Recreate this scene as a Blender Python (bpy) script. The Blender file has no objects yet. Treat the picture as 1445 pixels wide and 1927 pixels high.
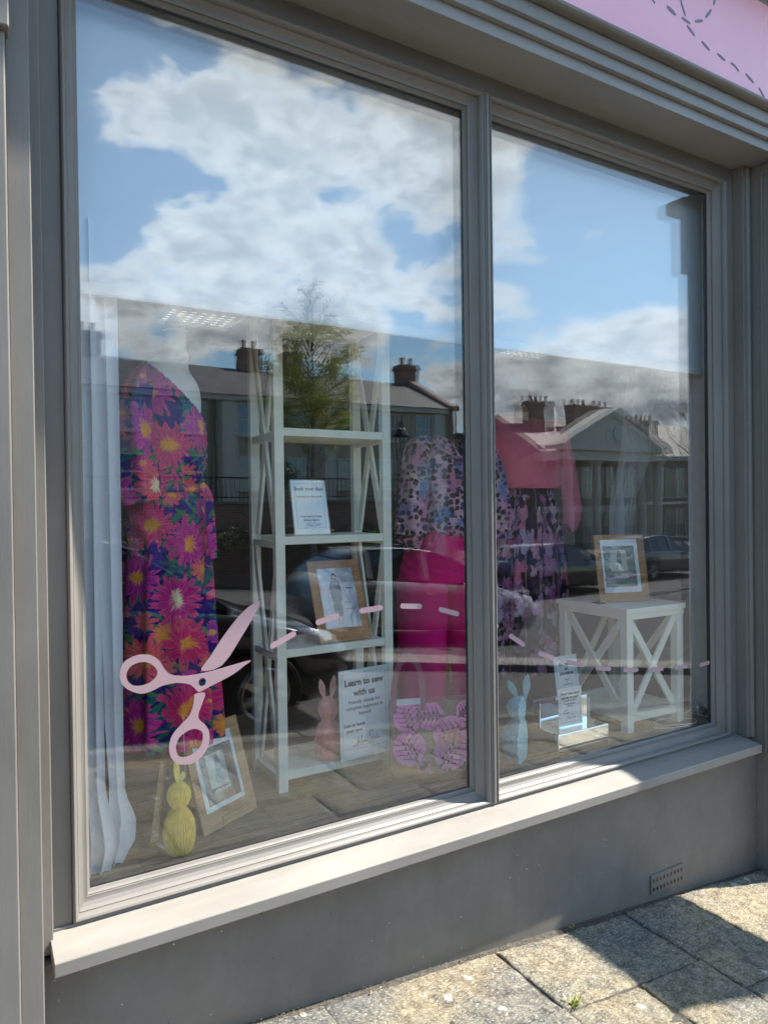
import bpy, bmesh, math, random
from math import sin, cos, pi, radians, sqrt, atan2
from mathutils import Vector, Matrix, noise, Euler
random.seed(7)
S = bpy.context.scene
COL = S.collection

# ------------------------------------------------------------------ camera, sky, sun, exposure
YAW, PITCH, ROLL, F = 0.53634, 0.008, -0.01283, 1336.0
fw = Vector((sin(YAW)*cos(PITCH), cos(YAW)*cos(PITCH), -sin(PITCH)))
rt = Vector((cos(YAW), -sin(YAW), 0)); up = rt.cross(fw)
rt2 = rt*cos(ROLL)+up*sin(ROLL); up2 = -rt*sin(ROLL)+up*cos(ROLL)
cd = bpy.data.cameras.new('camera'); cam = bpy.data.objects.new('camera', cd); COL.objects.link(cam)
m = Matrix.Identity(4)
for i in range(3):
    m[i][0] = rt2[i]; m[i][1] = up2[i]; m[i][2] = -fw[i]
m[0][3], m[1][3], m[2][3] = 0.0, -2.12, 1.5
cam.matrix_world = m
cd.sensor_fit = 'HORIZONTAL'; cd.sensor_width = 36; cd.lens = 36*F/1445; cd.clip_start = 0.05; cd.clip_end = 2000
S.camera = cam

SUN_EL = radians(51); SUNDIR = Vector((cos(SUN_EL)*0.9788, -cos(SUN_EL)*0.205, sin(SUN_EL)))
ld = bpy.data.lights.new('sun', 'SUN'); ld.energy = 5.0; ld.angle = radians(0.53); ld.color = (1.0, 0.95, 0.86)
sun = bpy.data.objects.new('sun', ld); COL.objects.link(sun)
sun.rotation_euler = SUNDIR.to_track_quat('Z', 'Y').to_euler(); sun.location = (6, -2, 9)

S.view_settings.view_transform = 'Standard'; S.view_settings.look = 'None'
S.view_settings.exposure = 1.42; S.view_settings.gamma = 1
S.cycles.use_denoising = True
S.cycles.caustics_reflective = False; S.cycles.caustics_refractive = False
S.cycles.max_bounces = 10; S.cycles.transparent_max_bounces = 32; S.cycles.diffuse_bounces = 5; S.cycles.glossy_bounces = 5
S.cycles.sample_clamp_indirect = 6.0

# ---- small node language
class NT:
    def __init__(s, tree): s.t = tree; s.n = tree.nodes; s.l = tree.links
    def node(s, typ, ins=None, **kw):
        n = s.n.new(typ)
        for k, v in kw.items(): setattr(n, k, v)
        for k, v in (ins or {}).items(): s.set(n.inputs[k], v)
        return n
    def set(s, sock, v):
        if isinstance(v, bpy.types.NodeSocket): s.l.new(v, sock)
        elif hasattr(v, 'outputs'): s.l.new(v.outputs[0], sock)
        else:
            if isinstance(v, tuple) and len(v) == 3 and sock.type == 'RGBA': v = v+(1,)
            sock.default_value = v
    def m(s, op, a, b=0.0, c=0.0, clamp=False):
        n = s.n.new('ShaderNodeMath'); n.operation = op; n.use_clamp = clamp
        s.set(n.inputs[0], a); s.set(n.inputs[1], b); s.set(n.inputs[2], c); return n.outputs[0]
    def v(s, op, a, b=(0, 0, 0), sc=None):
        n = s.n.new('ShaderNodeVectorMath'); n.operation = op; s.set(n.inputs[0], a)
        if op != 'SCALE': s.set(n.inputs[1], b)
        if sc is not None: s.set(n.inputs['Scale'], sc)
        return n.outputs['Value'] if op in ('LENGTH', 'DOT_PRODUCT', 'DISTANCE') else n.outputs[0]
    def xyz(s, a):
        n = s.n.new('ShaderNodeSeparateXYZ'); s.set(n.inputs[0], a); return n.outputs
    def cxyz(s, x, y, z=0.0):
        n = s.n.new('ShaderNodeCombineXYZ'); s.set(n.inputs[0], x); s.set(n.inputs[1], y); s.set(n.inputs[2], z); return n.outputs[0]
    def mix(s, f, a, b):
        n = s.n.new('ShaderNodeMix'); n.data_type = 'RGBA'
        s.set(n.inputs['Factor'], f); s.set(n.inputs[6], a); s.set(n.inputs[7], b); return n.outputs[2]
    def noise(s, vec, sc, det=4, rough=.55, dist=0.0, dim='3D'):
        n = s.node('ShaderNodeTexNoise', {'Vector': vec, 'Scale': sc, 'Detail': det, 'Roughness': rough, 'Distortion': dist}, noise_dimensions=dim)
        return n.outputs[0]
    def noisec(s, vec, sc, det=2):
        n = s.node('ShaderNodeTexNoise', {'Vector': vec, 'Scale': sc, 'Detail': det}); return n.outputs[1]
    def vor(s, vec, sc, rnd=1.0, feature='F1', dim='3D'):
        n = s.n.new('ShaderNodeTexVoronoi'); n.voronoi_dimensions = dim; n.feature = feature
        s.set(n.inputs['Vector'], vec); s.set(n.inputs['Scale'], sc); s.set(n.inputs['Randomness'], rnd); return n.outputs
    def ss(s, x, a, b, lo=0.0, hi=1.0):
        n = s.n.new('ShaderNodeMapRange'); n.interpolation_type = 'SMOOTHSTEP'
        s.set(n.inputs[0], x); n.inputs[1].default_value = a; n.inputs[2].default_value = b
        n.inputs[3].default_value = lo; n.inputs[4].default_value = hi; return n.outputs[0]
    def ramp(s, f, stops):
        n = s.n.new('ShaderNodeValToRGB'); s.set(n.inputs[0], f); e = n.color_ramp.elements
        while len(e) < len(stops): e.new(.5)
        for q, (p, c) in zip(e, stops): q.position = p; q.color = (*c, 1)
        return n.outputs[0]
    def bump(s, h, dist=.001, strength=1.0, nrm=None):
        n = s.n.new('ShaderNodeBump'); n.inputs['Distance'].default_value = dist; n.inputs['Strength'].default_value = strength
        s.set(n.inputs['Height'], h)
        if nrm is not None: s.set(n.inputs['Normal'], nrm)
        return n.outputs[0]

# ---- world: Nishita sky with cumulus spread over the part of the sky opposite the shop
W = bpy.data.worlds.new('World'); S.world = W; W.use_nodes = True
w = NT(W.node_tree); w.n.clear()
out = w.n.new('ShaderNodeOutputWorld')
tc = w.n.new('ShaderNodeTexCoord'); D = tc.outputs['Generated']
sky = w.n.new('ShaderNodeTexSky'); sky.sky_type = 'NISHITA'; sky.sun_disc = False
sky.sun_elevation = SUN_EL; sky.sun_rotation = atan2(SUNDIR.x, SUNDIR.y); sky.dust_density = .6; sky.ozone_density = 1.0; sky.altitude = 100
dx, dy, dz = w.xyz(D)
ny = w.m('MAXIMUM', w.m('MULTIPLY', dy, -1), 0.08)
U = w.m('DIVIDE', dx, ny); V = w.m('DIVIDE', dz, ny)
UV = w.cxyz(U, V)
Ds = w.v('MULTIPLY', D, (1.0, 1.0, 1.9))
nz = w.noise(Ds, 7.5, 13, .62, .2)
nz2 = w.noise(Ds, 19.0, 9, .66, .2)
front = w.ss(w.m('MULTIPLY', dy, -1), .10, .30)
BL = [(0.221,0.539,0.066,0.043,1),(0.333,0.581,0.108,0.054,1),(0.45,0.58,0.122,0.089,1),(0.581,0.597,0.115,0.069,1),(0.684,0.561,0.126,0.117,1),(0.842,0.625,0.077,0.106,0.9),(0.262,0.384,0.053,0.044,1),(0.354,0.409,0.102,0.062,1.0),(0.483,0.416,0.115,0.074,1),(0.176,0.283,0.077,0.035,0.9),(0.313,0.302,0.168,0.046,1.0),(0.5,0.328,0.107,0.05,1),(0.172,0.466,0.034,0.042,0.5),(0.737,0.352,0.107,0.035,1),(0.857,0.387,0.064,0.029,0.8),(1.181,0.325,0.206,0.044,0.9),(1.352,0.389,0.112,0.058,0.9),(0.202,0.229,0.087,0.043,0.8),(0.29,0.254,0.087,0.03,0.6),(0.527,0.26,0.059,0.025,0.7),(0.723,0.212,0.07,0.032,0.8),(0.892,0.216,0.165,0.049,0.9),(1.103,0.242,0.212,0.064,0.9),(1.314,0.236,0.166,0.08,0.9),(0.745,0.14,0.071,0.028,0.6),(0.266,0.688,0.126,0.015,0.35),(0.293,0.465,0.075,0.032,-1.2),(0.493,0.497,0.055,0.026,-0.7),(0.161,0.379,0.040,0.060,-1.1),(0.64,0.454,0.045,0.035,-0.9),(0.15,0.60,0.05,0.06,-0.6)]
dens = None
warp = w.v('SCALE', w.v('SUBTRACT', w.noisec(Ds, 8.0, 4), (.5, .5, .5)), sc=.10)
UVw = w.v('ADD', UV, warp)
for cu, cv, a, b, wt in BL:
    q = w.v('MULTIPLY', w.v('SUBTRACT', UVw, (cu, cv, 0)), (1/a*.9, 1/b*.9, 0))
    g = w.m('MULTIPLY', w.m('EXPONENT', w.m('MULTIPLY', w.v('DOT_PRODUCT', q, q), -1.0)), wt)
    dens = g if dens is None else w.m('ADD', dens, g)
dens = w.m('MINIMUM', dens, 1.0)
dens = w.m('MULTIPLY', w.m('ADD', w.m('SUBTRACT', dens, w.m('MULTIPLY', w.m('ADD', w.ss(U, .12, -.1), w.ss(V, .72, .9)), .8)), w.m('ADD', w.m('MULTIPLY', w.m('SUBTRACT', nz, .5), 3.4), w.m('MULTIPLY', w.m('SUBTRACT', nz2, .5), 1.5))), front)
nb = w.noise(D, 3.0, 6, .6)
dens_far = w.m('MULTIPLY', w.ss(nb, .55, .68), w.m('SUBTRACT', 1.0, front))
alpha = w.m('MAXIMUM', w.ss(dens, .20, .88), dens_far, clamp=True)
thick = w.ss(dens, .5, 1.5)
low = w.ss(V, .33, .18)
shade = w.m('ADD', w.m('MULTIPLY', thick, .30), w.m('MULTIPLY', w.ss(nz2, .35, .62), .30))
shade = w.m('ADD', shade, w.m('MULTIPLY', low, w.ss(nz, .36, .62, .10, .50)))
cc = w.mix(shade, (1.10, 1.16, 1.18), (.22, .26, .31))
skyc = w.v('MULTIPLY', w.v('SCALE', sky.outputs[0], sc=.125), (.84, 1.02, 1.04))
final = w.mix(alpha, skyc, cc)
bg = w.node('ShaderNodeBackground', {'Color': final, 'Strength': 1.0})
w.l.new(bg.outputs[0], out.inputs[0])
W.cycles.sampling_method = 'MANUAL'; W.cycles.sample_map_resolution = 512

# ------------------------------------------------------------------ mesh helpers
def mesh_obj(name, verts, faces, mat, parent=None, smooth=False, uvs=None, bevel=0.0, mats=None, fmat=None, seg=2):
    me = bpy.data.meshes.new(name); me.from_pydata([tuple(v) for v in verts], [], faces)
    for mm in (mats or [mat]): me.materials.append(mm)
    if uvs is not None:
        ul = me.uv_layers.new(name='UVMap')
        for lp in me.loops: ul.data[lp.index].uv = uvs[lp.vertex_index]
    if fmat: me.polygons.foreach_set('material_index', fmat)
    if smooth: me.polygons.foreach_set('use_smooth', [True]*len(me.polygons))
    me.update()
    o = bpy.data.objects.new(name, me); COL.objects.link(o)
    if parent: o.parent = parent
    if bevel:
        b = o.modifiers.new('bevel', 'BEVEL'); b.width = bevel; b.segments = seg; b.limit_method = 'ANGLE'; b.angle_limit = radians(40)
    return o
class MB:
    def __init__(s): s.v = []; s.f = []
    def add(s, vs, fs):
        k = len(s.v); s.v += [tuple(v) for v in vs]; s.f += [tuple(i+k for i in f) for f in fs]; return s
    def box(s, x0, x1, y0, y1, z0, z1, M=None):
        vs = [Vector((x, y, z)) for z in (z0, z1) for y in (y0, y1) for x in (x0, x1)]
        if M is not None: vs = [M @ v for v in vs]
        return s.add(vs, [(0, 2, 3, 1), (4, 5, 7, 6), (0, 1, 5, 4), (2, 6, 7, 3), (0, 4, 6, 2), (1, 3, 7, 5)])
    def bar(s, a, b, w, d, n=Vector((0, 1, 0))):
        a = Vector(a); b = Vector(b); t = (b-a).normalized(); n = (n-t*n.dot(t)).normalized(); q = t.cross(n)
        vs = [p+q*(sx*w/2)+n*(sy*d/2) for p in (a, b) for sx, sy in ((-1, -1), (1, -1), (1, 1), (-1, 1))]
        return s.add(vs, [(0, 3, 2, 1), (4, 5, 6, 7), (0, 1, 5, 4), (1, 2, 6, 5), (2, 3, 7, 6), (3, 0, 4, 7)])
    def tube(s, pts, r, n=8, caps=True):
        pts = [Vector(p) for p in pts]; k0 = len(s.v); N = len(pts)
        rs = r if isinstance(r, (list, tuple)) else [r]*N; ref = Vector((.13, .31, .94))
        for i, p in enumerate(pts):
            t = (pts[min(i+1, N-1)]-pts[max(i-1, 0)]).normalized()
            rr = ref if abs(t.dot(ref)) < .93 else Vector((1, 0, 0))
            a = t.cross(rr).normalized(); b = t.cross(a); ref = a.cross(t) if False else ref
            for j in range(n):
                th = 2*pi*j/n; s.v.append(tuple(p+(a*cos(th)+b*sin(th))*rs[i]))
        for i in range(N-1):
            for j in range(n):
                s.f.append((k0+i*n+j, k0+i*n+(j+1) % n, k0+(i+1)*n+(j+1) % n, k0+(i+1)*n+j))
        if caps:
            s.f.append(tuple(k0+j for j in range(n))[::-1]); s.f.append(tuple(k0+(N-1)*n+j for j in range(n)))
        return s
    def lathe(s, prof, n=24, c=(0, 0), fold=None):
        k0 = len(s.v)
        for r, z in prof:
            for j in range(n):
                th = 2*pi*j/n; rr = r*(fold(th) if fold else 1); s.v.append((c[0]+rr*cos(th), c[1]+rr*sin(th), z))
        for i in range(len(prof)-1):
            for j in range(n): s.f.append((k0+i*n+j, k0+i*n+(j+1) % n, k0+(i+1)*n+(j+1) % n, k0+(i+1)*n+j))
        s.f.append(tuple(k0+j for j in range(n))[::-1]); s.f.append(tuple(k0+(len(prof)-1)*n+j for j in range(n)))
        return s
    def plate(s, poly, y0, y1, M=None):      # polygon in x,z extruded along y
        n = len(poly); vs = [Vector((x, y, z)) for y in (y0, y1) for x, z in poly]
        if M is not None: vs = [M @ v for v in vs]
        k = len(s.v); s.v += [tuple(v) for v in vs]
        s.f.append(tuple(k+i for i in range(n))); s.f.append(tuple(k+n+i for i in range(n))[::-1])
        for i in range(n): s.f.append((k+i, k+n+i, k+n+(i+1) % n, k+(i+1) % n))
        return s
    def prism(s, prof, x0, x1):              # polygon in y,z extruded along x
        n = len(prof); k = len(s.v); s.v += [(x, y, z) for x in (x0, x1) for y, z in prof]
        s.f.append(tuple(k+i for i in range(n))); s.f.append(tuple(k+n+i for i in range(n))[::-1])
        for i in range(n): s.f.append((k+i, k+n+i, k+n+(i+1) % n, k+(i+1) % n))
        return s
    def build(s, name, mat, parent=None, **kw): return mesh_obj(name, s.v, s.f, mat, parent, **kw)
def recalc(o):
    bm = bmesh.new(); bm.from_mesh(o.data); bmesh.ops.recalc_face_normals(bm, faces=bm.faces); bm.to_mesh(o.data); bm.free(); return o
def tag(o, label, cat, group=None):
    o['label'] = label; o['category'] = cat
    if group: o['group'] = group
    return o
def thing(name, label, cat, loc=(0, 0, 0), rot=(0, 0, 0), group=None):
    o = bpy.data.objects.new(name, None); COL.objects.link(o); o.location = loc; o.rotation_euler = rot; o.empty_display_size = .05
    return tag(o, label, cat, group)
def struct(o, kind='structure'): o['kind'] = kind; return o
def copy_tree(o, parent=None):
    c = o.copy(); COL.objects.link(c)
    if parent: c.parent = parent
    for ch in list(o.children): copy_tree(ch, c)
    return c
def smoothpoly(pts, n=5):                     # closed Catmull-Rom outline
    r = []; N = len(pts)
    for i in range(N):
        p0, p1, p2, p3 = [Vector((*pts[(i+k) % N], 0)) for k in (-1, 0, 1, 2)]
        for k in range(n):
            t = k/n; q = .5*((2*p1)+(p2-p0)*t+(2*p0-5*p1+4*p2-p3)*t*t+(3*p1-p0-3*p2+p3)*t**3); r.append((q.x, q.y))
    return r

# ------------------------------------------------------------------ materials
def newmat(name):
    mt = bpy.data.materials.new(name); mt.use_nodes = True; t = NT(mt.node_tree); t.n.clear()
    o = t.n.new('ShaderNodeOutputMaterial'); return mt, t, o
def P(t, o, **k):
    p = t.n.new('ShaderNodeBsdfPrincipled')
    nm = dict(col='Base Color', rough='Roughness', metal='Metallic', nrm='Normal', spec='Specular IOR Level', alpha='Alpha', coat='Coat Weight', sheen='Sheen Weight', emis='Emission Color', es='Emission Strength')
    for a, b in k.items(): t.set(p.inputs[nm[a]], b)
    t.l.new(p.outputs[0], o.inputs[0]); return p
def simple(name, col, rough=.5, var=.08, sc=20, metal=0.0, bump=0.0, bsc=80, spec=.5, coat=0.0):
    mt, t, o = newmat(name); tc = t.n.new('ShaderNodeTexCoord').outputs['Object']
    n = t.noise(tc, sc, 4)
    lo = tuple(c*(1-var) for c in col); hi = tuple(min(1, c*(1+var)) for c in col)
    kw = dict(col=t.mix(t.ss(n, .3, .7), lo, hi), rough=rough, metal=metal, spec=spec, coat=coat)
    if bump: kw['nrm'] = t.bump(t.noise(tc, bsc, 4), bump)
    P(t, o, **kw); return mt
def paintmat(name, col, grain=(60, 60, 3), speck=0.0, gb=.0006):
    mt, t, o = newmat(name); tc = t.n.new('ShaderNodeTexCoord').outputs['Object']
    g = t.noise(t.v('MULTIPLY', tc, grain), 3.0, 5, .6)
    g = t.m('MULTIPLY', g, t.ss(t.noise(tc, 3.5, 3), .3, .75, .35, 1.0))
    b = t.noise(t.v('MULTIPLY', tc, tuple(1 if q > 10 else .35 for q in grain)), 5.0, 6, .65)
    c = t.mix(t.ss(b, .3, .7), tuple(x*.86 for x in col), tuple(x*1.08 for x in col))
    chip = t.vor(tc, 14.0); c = t.mix(t.m('MULTIPLY', t.ss(t.m('ADD', chip[0], t.m('MULTIPLY', t.noise(tc, 90, 2), .06)), .075, .06), t.ss(t.xyz(chip[1])[2], .80, .81)), c, (.09, .08, .07))
    c = t.mix(t.m('MULTIPLY', t.ss(g, .55, .75), .05), c, tuple(x*.7 for x in col))
    if speck:
        vc = t.vor(tc, 30.0); v = vc[0]
        big = t.ss(t.noise(tc, 7, 2), .40, .5)
        pick = t.ss(t.xyz(vc[1])[0], .55, .56)
        sp = t.m('MULTIPLY', t.m('MULTIPLY', t.ss(t.m('ADD', v, t.m('MULTIPLY', t.noise(tc, 120, 2), .08)), .115, .085), big), pick)
        wb = t.ss(t.xyz(vc[1])[1], .78, .79)
        c = t.mix(sp, c, t.mix(wb, (.04, .035, .03), (.65, .62, .55)))
        dirt = t.ss(t.noise(t.v('MULTIPLY', tc, (5, 1, .8)), 2.6, 7, .7), .48, .72)
        c = t.mix(t.m('MULTIPLY', dirt, .30), c, (.12, .105, .085))
        low_ = t.m('MULTIPLY', t.ss(t.m('ADD', t.m('ADD', t.xyz(tc)[2], t.m('MULTIPLY', t.xyz(tc)[0], .0925)), t.m('MULTIPLY', t.noise(tc, 22, 5, .7), -.12)), .06, -.03), .5)
        c = t.mix(low_, c, (.20, .175, .13))
        sc_ = t.ss(t.noise(t.v('MULTIPLY', t.node('ShaderNodeVectorRotate', {'Vector': tc, 'Angle': .5}, rotation_type='Y_AXIS').outputs[0], (60, 1, 4)), 3.0, 2), .72, .76)
        c = t.mix(t.m('MULTIPLY', sc_, .25), c, (.32, .30, .27))
    h = t.m('ADD', g, t.m('MULTIPLY', t.noise(tc, 220, 2), .25))
    P(t, o, col=c, rough=.48, nrm=t.bump(h, gb), spec=.4); return mt
PAINT = (.196, .180, .160)
M_paintV = paintmat('paint_vertical', PAINT, gb=.00045)
M_paintH = paintmat('paint_horizontal', PAINT, (3, 60, 60), gb=.0004)
M_sill = paintmat('paint_sunlit_sill', tuple(c*1.42 for c in PAINT), (3, 60, 60), gb=.0004)  # same paint as the frame, lightened so the colour carries the sunlight
M_riser = paintmat('paint_render', (.185, .169, .152), (12, 12, 12), speck=1.0, gb=.0008)
M_fascia = paintmat('paint_fascia', (.262, .255, .24), (2, 40, 40), gb=.0002)
M_pink = simple('sign_pink', (.96, .47, .56), .45, .03, 3)
M_stitch = simple('sign_stitch', (.17, .17, .22), .5, .05)
M_cream = simple('cream_furniture', (.90, .87, .74), .42, .04, 6, bump=.0002, bsc=30)
M_white = simple('white_plastic', (.82, .84, .86), .4, .02)
M_paper = simple('paper', (.96, .97, .98), .35, .02, 8, spec=.5)
M_ink = simple('ink', (.03, .03, .04), .6, .05)
M_inkgrey = simple('ink_grey', (.14, .14, .16), .6, .05)
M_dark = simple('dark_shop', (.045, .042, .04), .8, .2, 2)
M_wallin = simple('interior_wall', (.16, .155, .15), .8, .05, 2)
M_black = simple('black_paint', (.012, .012, .014), .35, .1)
M_mirror = simple('mirror_acrylic', (.93, .93, .93), .03, .0, metal=1.0)
M_form = simple('dress_form_cloth', (.88, .86, .79), .8, .04, 40)
M_chrome = simple('chrome', (.75, .75, .75), .12, .02, metal=1.0)

def ply(name, col):
    mt, t, o = newmat(name); tc = t.n.new('ShaderNodeTexCoord').outputs['Object']
    g = t.noise(t.v('MULTIPLY', tc, (2, 2, 14)), 7.0, 6, .6, .5)
    P(t, o, col=t.mix(t.ss(g, .3, .7), tuple(c*.8 for c in col), tuple(c*1.12 for c in col)), rough=.55, nrm=t.bump(g, .0002)); return mt
M_ply = ply('warm_board', (.50, .25, .10)); M_ply2 = ply('kraft_board', (.56, .34, .17)); M_woodleg = ply('pale_wood', (.74, .45, .20))

# glazing: each pane face reflects a little (Schlick) and passes the rest
def glassmat(name, r0, tint=(.990, .996, .993), wob=.00022, k=5.0, seed=0):
    mt, t, o = newmat(name); g = t.n.new('ShaderNodeNewGeometry'); tc = t.n.new('ShaderNodeTexCoord').outputs['Object']
    c = t.m('ABSOLUTE', t.v('DOT_PRODUCT', g.outputs['Incoming'], g.outputs['Normal']))
    s5 = t.m('POWER', t.m('SUBTRACT', 1.0, c), 5.0)
    fr = t.m('MULTIPLY_ADD', s5, 1-r0, r0, clamp=True)
    h = t.noise(t.v('ADD', tc, (seed, 0, 0)), k, 2, .4)
    nb_ = t.bump(h, wob)
    gl = t.node('ShaderNodeBsdfGlossy', {'Roughness': 0.0, 'Color': (1, 1, 1), 'Normal': nb_})
    tr = t.node('ShaderNodeBsdfTransparent', {'Color': tint})
    mx = t.node('ShaderNodeMixShader', {0: fr, 1: tr, 2: gl}); t.l.new(mx.outputs[0], o.inputs[0]); return mt
M_glass = glassmat('window_glass', .065); M_glass2 = glassmat('window_glass_inner', .042, wob=.0005, k=3.0, seed=5)
M_acrylic = glassmat('clear_acrylic', .05, (.97, .98, .98), 0.0)
def clearvinyl(name, col, a):
    mt, t, o = newmat(name)
    d = t.node('ShaderNodeBsdfPrincipled', {'Base Color': col, 'Roughness': .25})
    tr = t.node('ShaderNodeBsdfTransparent', {'Color': (1, 1, 1)})
    mx = t.node('ShaderNodeMixShader', {0: a, 1: tr, 2: d}); t.l.new(mx.outputs[0], o.inputs[0]); return mt
M_decal = clearvinyl('pink_window_vinyl', (.50, .335, .365), .92)
M_vinyl = clearvinyl('clear_bag_vinyl', (.55, .42, .32), .22)
M_strap = clearvinyl('mauve_mesh_strap', (.42, .12, .20), .6)
def sheer(name, col, a, tl_=.45):
    mt, t, o = newmat(name); tc = t.n.new('ShaderNodeTexCoord').outputs['Object']
    wv = t.noise(t.v('MULTIPLY', tc, (1, 1, 6)), 60, 2)
    d = t.node('ShaderNodeBsdfDiffuse', {'Color': col}); tl = t.node('ShaderNodeBsdfTranslucent', {'Color': col})
    m1 = t.node('ShaderNodeMixShader', {0: tl_, 1: d, 2: tl}); tr = t.node('ShaderNodeBsdfTransparent', {'Color': (1, 1, 1)})
    mx = t.node('ShaderNodeMixShader', {0: t.ss(wv, 0, 1, a-.1, a+.1), 1: tr, 2: m1}); t.l.new(mx.outputs[0], o.inputs[0]); return mt
M_sheer = sheer('sheer_white', (.93, .94, .98), .97, .15); M_sheer2 = sheer('sheer_back', (.88, .88, .94), .62, .25)
M_blind = sheer('roller_blind', (.84, .87, .92), 1.1, .06)

def fabric_floral():
    mt, t, o = newmat('floral_print'); uv = t.n.new('ShaderNodeUVMap').outputs[0]
    col = t.mix(t.ss(t.noise(uv, 9, 4), .4, .6), (.010, .010, .13), (.05, .012, .22))
    # leaves
    for k, (sc, ang, cl) in enumerate([(13, .9, (.02, .16, .10)), (16, 2.2, (.05, .22, .07)), (18, 1.5, (.01, .10, .16))]):
        r = t.node('ShaderNodeVectorRotate', {'Vector': uv, 'Angle': ang}, rotation_type='Z_AXIS').outputs[0]
        w2 = t.v('ADD', r, t.v('SCALE', t.noisec(uv, 18, 2), sc=.03))
        vo = t.vor(t.v('MULTIPLY', w2, (sc*2.7, sc*.62, 1)), 1.0, .9, dim='2D')
        pick = t.ss(t.xyz(vo[1])[0], .55, .6)
        col = t.mix(t.m('MULTIPLY', t.ss(vo[0], .40, .33), pick), col, cl)
    def flowers(col, sc, R0, npet, off, cents, edge):
        p = t.v('SCALE', t.v('ADD', uv, off), sc=sc)
        p = t.v('ADD', p, t.v('SCALE', t.v('SUBTRACT', t.noisec(p, 3.2, 2), (.5, .5, .5)), sc=.34))
        vo = t.vor(p, 1.0, .68, dim='2D')
        d = t.v('SUBTRACT', p, vo[2]); x, y, _ = t.xyz(d)
        r = t.v('LENGTH', t.cxyz(x, y)); a = t.m('ARCTAN2', y, x); cr, cg, cb = t.xyz(vo[1])
        an = t.noise(t.cxyz(t.m('MULTIPLY', t.m('COSINE', a), 2.2), t.m('MULTIPLY', t.m('SINE', a), 2.2), t.m('MULTIPLY', cr, 9)), 1.6, 3, .7)
        pet = t.m('POWER', t.m('ABSOLUTE', t.m('SINE', t.m('ADD', t.m('MULTIPLY', a, npet/2), t.m('MULTIPLY', cg, 6)))), .55)
        R = t.m('MULTIPLY', t.m('ADD', .50, t.m('MULTIPLY', pet, .5)), t.m('MULTIPLY', t.m('ADD', .35, t.m('MULTIPLY', an, 1.15)), R0))
        rr = t.m('DIVIDE', r, R)
        mask = t.ss(rr, 1.0, .94)
        if edge: mask = t.m('MULTIPLY', mask, t.ss(cb, .25, .26))
        base = t.ramp(cr, cents)
        streak = t.noise(t.cxyz(t.m('MULTIPLY', a, 5.0), t.m('MULTIPLY', rr, .8), cg), 2.6, 4, .7)
        base = t.mix(t.ss(streak, .50, .68, 0, .65), base, (.95, .16, .30))
        base = t.mix(t.ss(streak, .50, .34, 0, .8), base, (.16, .008, .10))
        tip = t.ss(rr, .55, 1.0, 0, .45)
        base = t.mix(tip, base, (.90, .10, .22))
        cen = t.ss(t.m('ADD', rr, t.m('MULTIPLY', t.m('SUBTRACT', streak, .5), .9)), .36, .22)
        cc = t.mix(t.ss(streak, .35, .65), (.85, .48, .04), (.90, .26, .05))
        cc = t.mix(t.ss(cb, .85, .87), cc, (.90, .74, .45))
        base = t.mix(cen, base, cc)
        return t.mix(mask, col, base)
    cl = [(0.0, (.60, .006, .26)), (.28, (.80, .03, .15)), (.5, (.42, .01, .36)), (.66, (.92, .13, .09)), (.85, (.85, .06, .14)), (1.0, (.50, .008, .36))]
    col = flowers(col, 9.5, .44, 9, (3.3, 1.7, 0), [(0, (.85, .18, .06)), (.4, (.60, .02, .30)), (.7, (.26, .03, .45)), (1, (.90, .34, .04))], True)
    col = flowers(col, 5.3, .50, 15, (.43, .21, 0), cl, False)
    P(t, o, col=col, rough=.7, spec=.15, nrm=t.bump(t.noise(uv, 300, 2), .0003)); return mt
M_floral = fabric_floral()

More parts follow.
